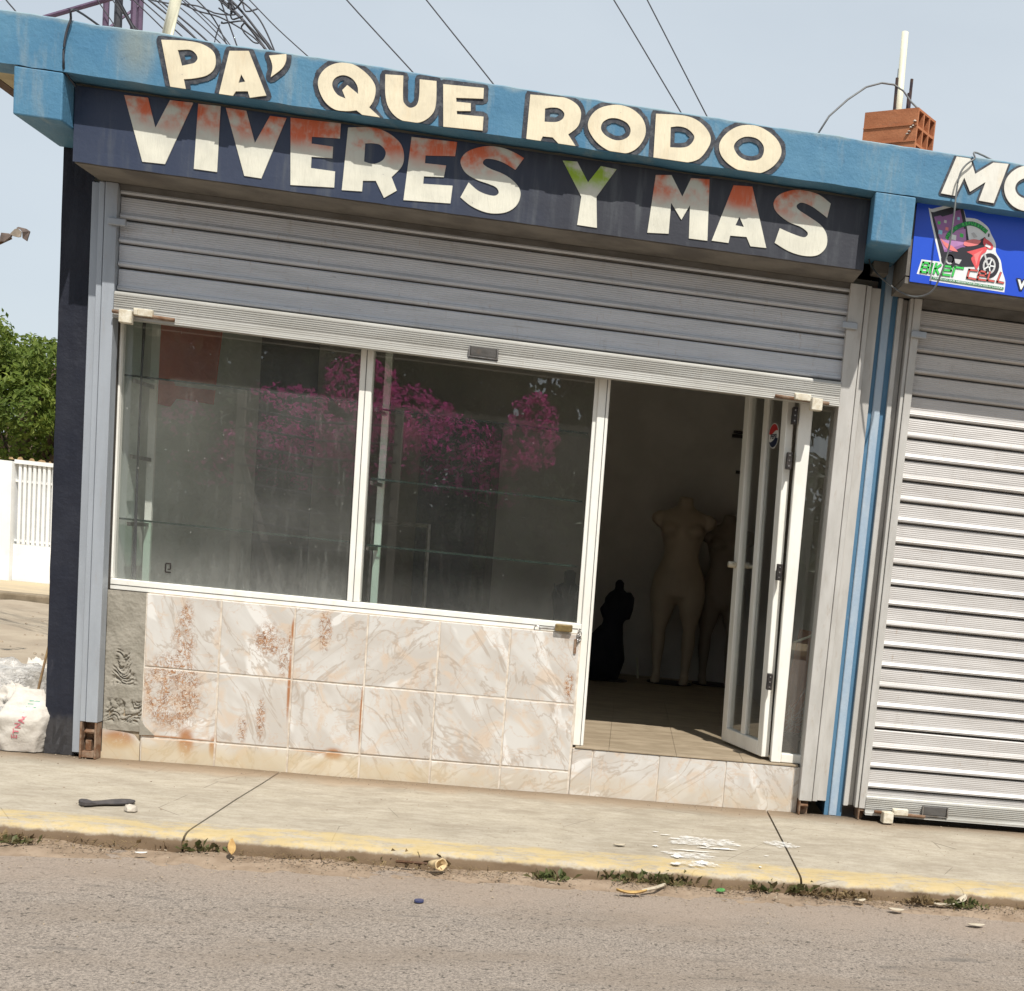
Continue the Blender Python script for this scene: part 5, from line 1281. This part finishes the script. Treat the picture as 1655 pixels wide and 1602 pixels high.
fl = thing('torn_sheet', 'torn brown sheet on a stick jutting into the sky at the left edge', 'torn sheet', (-1.726,2.5,2.718))
g = MB(); F3 = [(-1.741,2.5,2.725),(-1.712,2.5,2.754),(-1.696,2.5,2.761),(-1.678,2.5,2.746),(-1.679,2.5,2.714),(-1.7,2.5,2.711),(-1.725,2.5,2.714)]
def sheet(P_, dy): 
    n_ = len(P_); return [(p[0], p[1] + dy + .02 * noise.noise((p[0] * 30, p[2] * 30, 0)), p[2]) for p in P_]
a_ = sheet(F3, 0); b_ = sheet(F3, .012); n_ = len(F3)
g.add(a_ + b_, [tuple(range(n_)), tuple(range(2 * n_ - 1, n_ - 1, -1))] + [(i, n_ + i, n_ + (i + 1) % n_, (i + 1) % n_) for i in range(n_)]); g.build('flap', M['card'], fl)
g = MB(); F3 = [(-1.728,2.53,2.772),(-1.718,2.53,2.781),(-1.672,2.53,2.776),(-1.651,2.53,2.763),(-1.665,2.53,2.702),(-1.693,2.53,2.717),(-1.69,2.53,2.751),(-1.706,2.53,2.767)]
a_ = sheet(F3, .02); b_ = sheet(F3, .032); n_ = len(F3)
g.add(a_ + b_, [tuple(range(n_)), tuple(range(2 * n_ - 1, n_ - 1, -1))] + [(i, n_ + i, n_ + (i + 1) % n_, (i + 1) % n_) for i in range(n_)]); g.build('flap', M['card_dark'], fl, label='darker folded flap')
g = MB(); F3 = [(-1.781,2.48,2.692),(-1.769,2.48,2.716),(-1.729,2.48,2.719),(-1.716,2.48,2.712),(-1.718,2.48,2.701),(-1.752,2.48,2.667),(-1.779,2.48,2.666)]
a_ = sheet(F3, -.02); b_ = sheet(F3, 0); n_ = len(F3)
g.add(a_ + b_, [tuple(range(n_)), tuple(range(2 * n_ - 1, n_ - 1, -1))] + [(i, n_ + i, n_ + (i + 1) % n_, (i + 1) % n_) for i in range(n_)]); g.build('rag', M['card_dark'], fl)
g = MB(); g.tube([(-1.732,2.5,2.702), (-2.004,2.5,2.534), (-2.6, 2.6, 2.3), (-2.65, 2.7, -.09)], .010, 6); g.build('stick', M['brown_wood'], fl)

# ------------------------------------------------------------------ rubbish beside the pillar
def lump(c, r, seed, amp=.18, nu=22, nv=14, squash=.0, crease=0):
    def f(a, b):
        th_ = a * 6.28318; ph = b * 3.14159
        d = Vector((math.sin(ph) * math.cos(th_), math.sin(ph) * math.sin(th_), math.cos(ph)))
        k_ = 1 + amp * noise.noise((d.x * 2 + seed, d.y * 2, d.z * 2)) + amp * .5 * noise.noise((d.x * 6 + seed, d.y * 6, d.z * 6)) + crease * abs(noise.noise((d.x * 9, d.y * 9 + seed, d.z * 14)))
        z_ = d.z * r[2] * k_
        return (c[0] + d.x * r[0] * k_, c[1] + d.y * r[1] * k_, c[2] + max(z_, -r[2] * (1 - squash)))
    return f
sk = thing('rubble_sack', 'upright white woven sack with faded red print beside the black pillar', 'sack', (-.52, .02, 0))
g = MB()
def sackf(a, b):
    th_ = a * 6.28318
    zz = b * .285
    pinch = 1.0 if b < .6 else 1 - (b - .6) * .9
    rx = (.095 + .014 * math.sin(b * 3.1)) * pinch; ry = (.065 + .02 * math.sin(b * 3.1)) * (1 if b < .55 else 1 - (b - .55) * 1.9)
    cx = -.525 + .025 * b; k_ = 1 + .10 * noise.noise((math.cos(th_) * 2, math.sin(th_) * 2, zz * 16)) + .07 * abs(noise.noise((math.cos(th_) * 3, math.sin(th_) * 3, zz * 45)))
    e = (abs(math.cos(th_)) ** .6) * math.copysign(1, math.cos(th_)); s_ = (abs(math.sin(th_)) ** .7) * math.copysign(1, math.sin(th_))
    return (cx + rx * e * k_, .03 + ry * s_ * k_ , zz + .012 * noise.noise((e * 4, s_ * 4, b * 4)) * (b > .8) + .004)
g.grid(44, 30, sackf); tops_ = [sackf(i / 44, 1) for i in range(44)]
g.add(tops_, [tuple(range(44))])
g.build('sack_body', M['sack'], sk, smooth=True)
def sack_y(u, z_):
    b = min(1, max(0, z_ / .285)); best = min((sackf(.5 + .5 * k_ / 60, b) for k_ in range(61)), key=lambda p: abs(p[0] - u))
    return best[1] - .0025
g = MB()
for i, ch in enumerate('ETNAO'):
    vs, fs = text_mesh(ch, .036, .0012)
    cx, cz = -.528 + .008 * i + (.008 if i > 2 else 0), .075 + .026 * i
    g.add([(cx - v.y, sack_y(cx - v.y, cz + v.x), cz + v.x) for v in vs], fs)
g.build('red_print', M['red_print'], sk)
g = MB()
for i in range(4):
    z_ = .195 + .014 * i; P4 = [(-.50 + .004 * i + .0075 * k_, z_) for k_ in range(7)]
    g.add([(u, sack_y(u, z_), z_) for u, z_ in P4] + [(u, sack_y(u, z_ + .005), z_ + .005) for u, z_ in P4], [(k_, k_ + 1, 8 + k_, 7 + k_) for k_ in range(6)])
g.build('green_print', M['green_print'], sk)
for c_, r_, sd_, lab in (((-.80, .42, .20), (.30, .22, .15), 2, 'large clear plastic bag slumped on rubble left of the pillar'), ((-.76, .10, .10), (.16, .10, .09), 7, 'small crumpled white plastic bag at the left edge by the sack')):
    g = MB(); g.grid(26, 18, lump(c_, r_, sd_, .28, crease=.12)); tag(g.build('plastic_bag', M['plastic'], smooth=True), lab, 'plastic bag')
for c_, r_, sd_, lab in (((-1.02, .22, .07), (.17, .12, .09), 11, 'flattened clear plastic bag low at the far left edge'), ((-.69, .30, .10), (.10, .09, .10), 13, 'crumpled pale plastic bag right behind the white woven sack')):
    g = MB(); g.grid(26, 18, lump(c_, r_, sd_, .34, crease=.2)); tag(g.build('plastic_bag', M['plastic'], smooth=True), lab, 'plastic bag')
for c_, r_, sd_, lab in (((-.72, .62, .17), (.15, .12, .15), 17, 'knotted white rubbish bag behind the large clear bag'), ((-.64, .20, .20), (.07, .07, .08), 19, 'small crumpled white bag lying on top of the pile beside the sack'), ((-.90, .12, .05), (.12, .09, .06), 23, 'torn white bag spread low on the rubble')):
    g = MB(); g.grid(34, 26, lump(c_, r_, sd_, .42, crease=.35)); tag(g.build('rubbish_bag', M['sack'], smooth=True), lab, 'rubbish bag')
g = MB(); g.grid(22, 16, lump((-.60, .55, .12), (.07, .07, .16), 5, .25, crease=.1)); tag(g.build('dark_bag', M['card_dark'], smooth=True), 'dark grey bag behind the white sack, against the pillar', 'bag')
g = MB()
for i in range(70):
    u = rnd.uniform(-1.4, -.62); w = rnd.uniform(.02, .6)
    stonelet(g, (u, w, rnd.uniform(0, .06) + .05 * max(0, 1 - abs(w - .35) / .3)), rnd.uniform(.02, .055))
g.build('rubble', M['stone'], kind='stuff')
g = MB(); g.grid(30, 20, lambda a, b: (-1.6 + 1.05 * a, .0 + 1.3 * b, -.03 + .14 * max(0, math.sin(a * 3.14) * math.sin(b * 3.14)) + .03 * noise.noise((a * 9, b * 9, 0)))); g.build('rubble_mound', M['dirt'], kind='structure', smooth=True)
g = MB(); g.tube([(-.545, .10, .0), (-.50, .13, .32), (-.455, .16, .62)], [.007, .006, .004], 6); tag(g.build('stick', M['brown_leaf']), 'dry brown stick leaning on the black pillar behind the sack', 'stick')

# ------------------------------------------------------------------ litter and weeds
ST = -.060
def ell(P_, r, seed, th_=.006, n=14, amp=.25):
    g = MB(); q = random.Random(seed)
    rr = [1 + q.uniform(-amp, amp) for _ in range(n)]
    base = [(P_[0] + r[0] * rr[i] * math.cos(6.2832 * i / n), P_[1] + r[1] * rr[i] * math.sin(6.2832 * i / n), P_[2]) for i in range(n)]
    top = [(p[0] * .9 + P_[0] * .1, p[1] * .9 + P_[1] * .1, p[2] + th_ * q.uniform(.6, 1.3)) for p in base]
    g.loft([base, top]); return g
a, b = Vector((0.141,-1.032,0.004)), Vector((0.305,-0.914,0.004))
d = (b - a); g = MB(); n_ = Vector((-d.y, d.x, 0)).normalized()
pr = [(0, .022), (.06, .036), (.16, .036), (.27, .027), (.42, .026), (.6, .038), (.8, .040), (.94, .026), (1, .004)]
lo_ = [a + d * s_ + n_ * h_ for s_, h_ in pr] + [a + d * s_ - n_ * h_ * .9 for s_, h_ in pr[::-1]]
g.loft([lo_, [p + Vector((0, 0, .010 + (.008 if i in (0, 1, 2, 15, 16, 17) else 0))) for i, p in enumerate(lo_)]])
tag(g.build('shoe_sole', M['sole'], bevel=.003), 'worn black rubber shoe sole lying on the sidewalk', 'shoe sole')
tag(ell((0.341,-1.06,0.001), (.026, .02), 3, .02).build('stone', M['stone'], bevel=.003), 'pale stone on the sidewalk next to the shoe sole', 'stone')
cp = thing('paper_cup', 'crushed tan paper cup lying in the gutter weeds', 'cup', (1.56,-1.419,-0.05))
g = MB(); c_ = Vector((1.563,-1.438,-0.05)) + Vector((0, 0, .022)); axv = Vector((.75, -.62, .12)).normalized(); s1 = axv.cross(Vector((0, 0, 1))).normalized(); s2 = axv.cross(s1)
def cring(x_, r_, k_=14): return [c_ + axv * x_ + (s1 * math.cos(6.2832 * i / k_) + s2 * math.sin(6.2832 * i / k_) * .8) * r_ * (1 + .08 * math.sin(i * 2.1)) for i in range(k_)]
g.loft([cring(-.028, .016), cring(0, .021), cring(.022, .025), cring(.024, .029), cring(.030, .029), cring(.028, .023), cring(.0, .018)], cap=True)
g.build('cup_body', M['tan'], cp, smooth=True)
def leafm(name, P_, L_, W_, rz, m_, lab, cat='leaf', curl=.3, tilt=0):
    g = MB()
    def f(a, b):
        x_ = (a - .5) * L_; h_ = W_ * math.sin(max(.02, min(.98, a)) * 3.14159) ** .8 * (b - .5)
        z_ = curl * (abs(b - .5) * W_) + curl * .8 * L_ * (a - .5) ** 2 + .006 + tilt * (a * L_)
        return (P_[0] + x_ * math.cos(rz) - h_ * math.sin(rz), P_[1] + x_ * math.sin(rz) + h_ * math.cos(rz), P_[2] + z_)
    g.grid(8, 4, f); o = g.build(name, m_, smooth=True)
    so = o.modifiers.new('solid', 'SOLIDIFY'); so.thickness = .0015
    tag(o, lab, cat)
leafm('dry_leaf', (0.826,-1.43,-0.055), .058, .028, 1.9, M['dry_leaf'], 'upright curled yellow dry leaf against the kerb near the left joint', 'leaf', .4, .8)
leafm('dry_leaf', (2.297,-1.547,-0.066), .115, .032, .15, M['dry_leaf'], 'long curled yellow brown leaf on the road below the weeds', 'leaf', .5)
leafm('dry_leaf', (3.321,-1.52,-0.064), .06, .04, -.2, M['paper'], 'pale bleached leaf lying flat at the right gutter', 'leaf', .15)
leafm('dry_leaf', (3.192,-1.442,-0.06), .045, .03, .3, M['paper'], 'small pale curled scrap beside the right gutter weeds', 'scrap', .4)
leafm('paper_scrap', (3.522,-1.42,-0.058), .11, .03, -.1, M['paper'], 'long pale strip of husk under the far right weeds', 'scrap', .3)
leafm('paper_scrap', (3.611,-1.399,-0.055), .06, .035, .7, M['paper'], 'pointed pale scrap standing beside the far right weeds', 'scrap', .5, .4)
leafm('paper_scrap', (3.609,-1.641,-0.068), .07, .035, .05, M['paper'], 'flat whitish scrap on the asphalt at far right', 'scrap', .1)
leafm('paper_scrap', (0.526,-1.475,-0.06), .04, .02, .3, M['paint_white'], 'tiny white scrap in the left gutter', 'scrap', .2)
leafm('paper_scrap', (2.242,-1.037,0.0), .05, .03, .2, M['paper'], 'small pale scrap beside the spilt white paint', 'scrap', .2)
g = MB(); g.loft([ring((1.562,-1.816,-0.068), .017, .017), ring(tuple(Vector((1.562,-1.816,-0.068)) + Vector((0, 0, .006))), .016, .016)]); tag(g.build('bottle_cap', M['blue_cap']), 'dark blue bottle cap lying on the asphalt', 'bottle cap')
tag(ell((2.641,-1.423,-0.06), (.018, .012), 6, .012, 10, .3).build('plastic_bit', M['green_plastic'], bevel=.003), 'bright green bit of plastic in the right gutter dust', 'plastic bit')
g = MB(); g.tube([(2.335,-1.515,-0.055), (2.389,-1.493,-0.045), (2.424,-1.417,-0.05)], .007, 6); tag(g.build('stick', M['paper']), 'short pale stick lying under the gutter weeds', 'stick')
g = MB(); g.tube([(1.409,-1.389,-0.04), (1.475,-1.408,-0.035), (1.523,-1.393,-0.04)], .006, 5); tag(g.build('stick', M['brown_wood']), 'short dark stick lying beside the crushed tan cup', 'stick')
# spilt paint
sp = thing('paint_spill', 'dried splash of white paint on the sidewalk near the kerb', 'paint spill', (2.575,-0.99,0.004))
def splash(P_, rx, ry, seed, n=48, amp=.75, m_=None):
    g = MB(); pts = []
    for i in range(n):
        a = 6.2832 * i / n; k_ = 1 + amp * noise.noise((math.cos(a) * 1.8 + seed, math.sin(a) * 1.8, seed)) + amp * .6 * noise.noise((math.cos(a) * 6 + seed, math.sin(a) * 6, 0))
        pts.append((P_[0] + rx * k_ * math.cos(a), P_[1] + ry * k_ * math.sin(a)))
    g.prism([pts], 0, None, lambda u, w, v: (u, v, .0055 + .003 * noise.noise((u * 1.7, v * 2.1, 0)))); g.build('splash', m_ or M['paint_white'], sp)
for px_, rx, ry, sd_ in (((2.542,-1.04,0), .10, .007, 3), ((2.655,-0.969,0), .08, .006, 4), ((2.476,-1.16,0), .022, .022, 5), ((2.575,-1.234,0), .024, .028, 6), ((2.467,-1.288,0), .02, .016, 7), ((2.438,-0.769,0), .022, .006, 8), ((2.399,-0.72,0), .012, .005, 9), ((2.682,-0.961,0), .05, .010, 10)):
    splash(px_, rx, ry, sd_)
q = random.Random(31)
for i in range(9):
    c_ = (2.563,-0.976,0)
    splash((c_[0] + q.gauss(0, .16), c_[1] + q.gauss(0, .10)), q.uniform(.004, .022), q.uniform(.003, .012), 40 + i)
t = NT('thin_paint_film')
tr = t.n('ShaderNodeBsdfTransparent'); ms = t.n('ShaderNodeMixShader')
t.bsdf.inputs['Base Color'].default_value = (.80, .79, .76, 1); t.bsdf.inputs['Roughness'].default_value = .8
t.L(t.rng(t.noise(38, 7, .75),   .32, .72, 0, .8), ms.inputs[0]); t.L(tr.outputs[0], ms.inputs[1]); t.L(t.bsdf.outputs[0], ms.inputs[2]); t.L(ms.outputs[0], t.out.inputs['Surface'])
for px_, rx, ry, sd_ in (((2.596,-0.849,0), .16, .075, 71), ((2.531,-1.121,0), .11, .05, 72), ((2.557,-1.261,0), .08, .04, 73), ((2.941,-0.781,0), .06, .06, 74)):
    splash(px_, rx, ry, sd_, 60, .6, t.mat)
# weeds
WEED = [(30, 1362, .5, 0), (8, 1358, .8, 1), (130, 1352, .5, 1), (225, 1362, .4, 1), (262, 1368, .6, 1), (300, 1371, 1.0, 1), (326, 1374, 1.1, 0), (383, 1374, .7, 0), (484, 1377, .9, 0), (515, 1379, 1.0, 0), (598, 1390, .9, 0), (688, 1396, 1.3, 1), (885, 1421, .9, 0), (998, 1422, 1.1, 0), (1026, 1425, 1.1, 0), (1062, 1427, 1.2, 0), (1100, 1429, 1.2, 0), (1238, 1440, 1.1, 0), (1280, 1441, .9, 0), (1306, 1443, 1.2, 0), (1330, 1446, .8, 1), (1384, 1452, .7, 1), (1488, 1461, .8, 1), (1556, 1466, 1.1, 0)]
WL_ = ['green weed tuft in the gutter at the far left edge', 'dry straw weed clump at the extreme left end of the kerb', 'thin dry weed at the kerb foot below the shoe sole', 'sparse dry weed under the kerb left of the first sidewalk joint', 'small dry weed just left of the first sidewalk joint', 'yellowed weed growing at the first sidewalk joint',
 'dark green weed between the first joint and the curled yellow leaf', 'dark weed right behind the curled yellow leaf', 'dark green weed left one of the two between yellow leaf and tan cup', 'dark green weed right one of the two between yellow leaf and tan cup', 'leafy green weed a little left of the crushed tan cup', 'big dry weed clump standing behind the crushed tan cup',
 'lone green weed midway between tan cup and spilt paint', 'dark green weed below the left end of the spilt paint', 'light green weed above the long yellow brown leaf', 'wide green weed under the middle of the spilt paint', 'green weed under the right end of the spilt paint', 'dark green weed just left of the second sidewalk joint',
 'small green weed right at the second sidewalk joint', 'dark green weed just right of the second sidewalk joint', 'dry weed trailing right of the second sidewalk joint', 'dry weed beside the small curled pale scrap', 'dry grassy weed left of the long pale husk', 'dark green weed beside the pointed pale scrap at far right']
WP = [(0.091,-1.431,-0.06),(0.036,-1.41,-0.06),(0.241,-1.276,-0.06),(0.461,-1.306,-0.06),(0.552,-1.338,-0.06),(0.637,-1.34,-0.06),(0.698,-1.351,-0.06),(0.813,-1.313,-0.06),(1.031,-1.274,-0.06),(1.101,-1.272,-0.06),(1.302,-1.32,-0.06),(1.509,-1.316,-0.06),(1.978,-1.42,-0.06),(2.243,-1.354,-0.06),(2.31,-1.363,-0.06),(2.397,-1.358,-0.06),(2.49,-1.351,-0.06),(2.827,-1.363,-0.06),(2.933,-1.344,-0.06),(2.998,-1.345,-0.06),(3.056,-1.358,-0.06),(3.188,-1.379,-0.06),(3.447,-1.395,-0.06),(3.62,-1.397,-0.06)]
for (px_, py_, s_, dry), P_ in zip(WEED, WP):
    g = MB(); q = random.Random(px_)
    for i in range(int(34 + 32 * s_)):
        a = q.uniform(0, 6.28); L_ = (.016 + .030 * s_) * q.uniform(.5, 1.5); lean = q.uniform(.2, 1.3)
        o_ = Vector(P_) + Vector((q.gauss(0, .020 + .022 * s_), q.gauss(0, .014), .0))
        d = Vector((math.cos(a) * math.sin(lean), math.sin(a) * math.sin(lean), math.cos(lean)))
        n_ = d.cross(Vector((q.gauss(0, 1), q.gauss(0, 1), .3))).normalized() * L_ * q.uniform(.10, .22)
        m1_ = o_ + d * L_ * .55; e = o_ + d * L_ + Vector((0, 0, -L_ * .2))
        g.add([o_, m1_ + n_, e, m1_ - n_], [(0, 1, 2, 3)])
    o = g.build('gutter_weed', M['dry_weed' if dry else 'weed'])
    tag(o, WL_[WEED.index((px_, py_, s_, dry))], 'weed', 'weed tufts along the kerb')
# dead plant bits gathered between the weeds
g = MB(); q = random.Random(77)
for i in range(2600):
    u = q.uniform(-.6, 4.1); w = -1.378 - abs(q.gauss(0, .06)); a = q.uniform(0, 6.28); L_ = q.uniform(.006, .028)
    if noise.noise((u * 2.2, 4, 0)) < -.15: continue
    d = Vector((math.cos(a), math.sin(a), q.uniform(-.1, .5))) * L_; n_ = Vector((-d.y, d.x, 0)).normalized() * .0022; p = Vector((u, w, -.052 + q.uniform(0, .014)))
    g.add([p - n_, p + d, p + n_], [(0, 1, 2)])
g.build('dead_plant_bits', M['dry_weed'], kind='stuff')
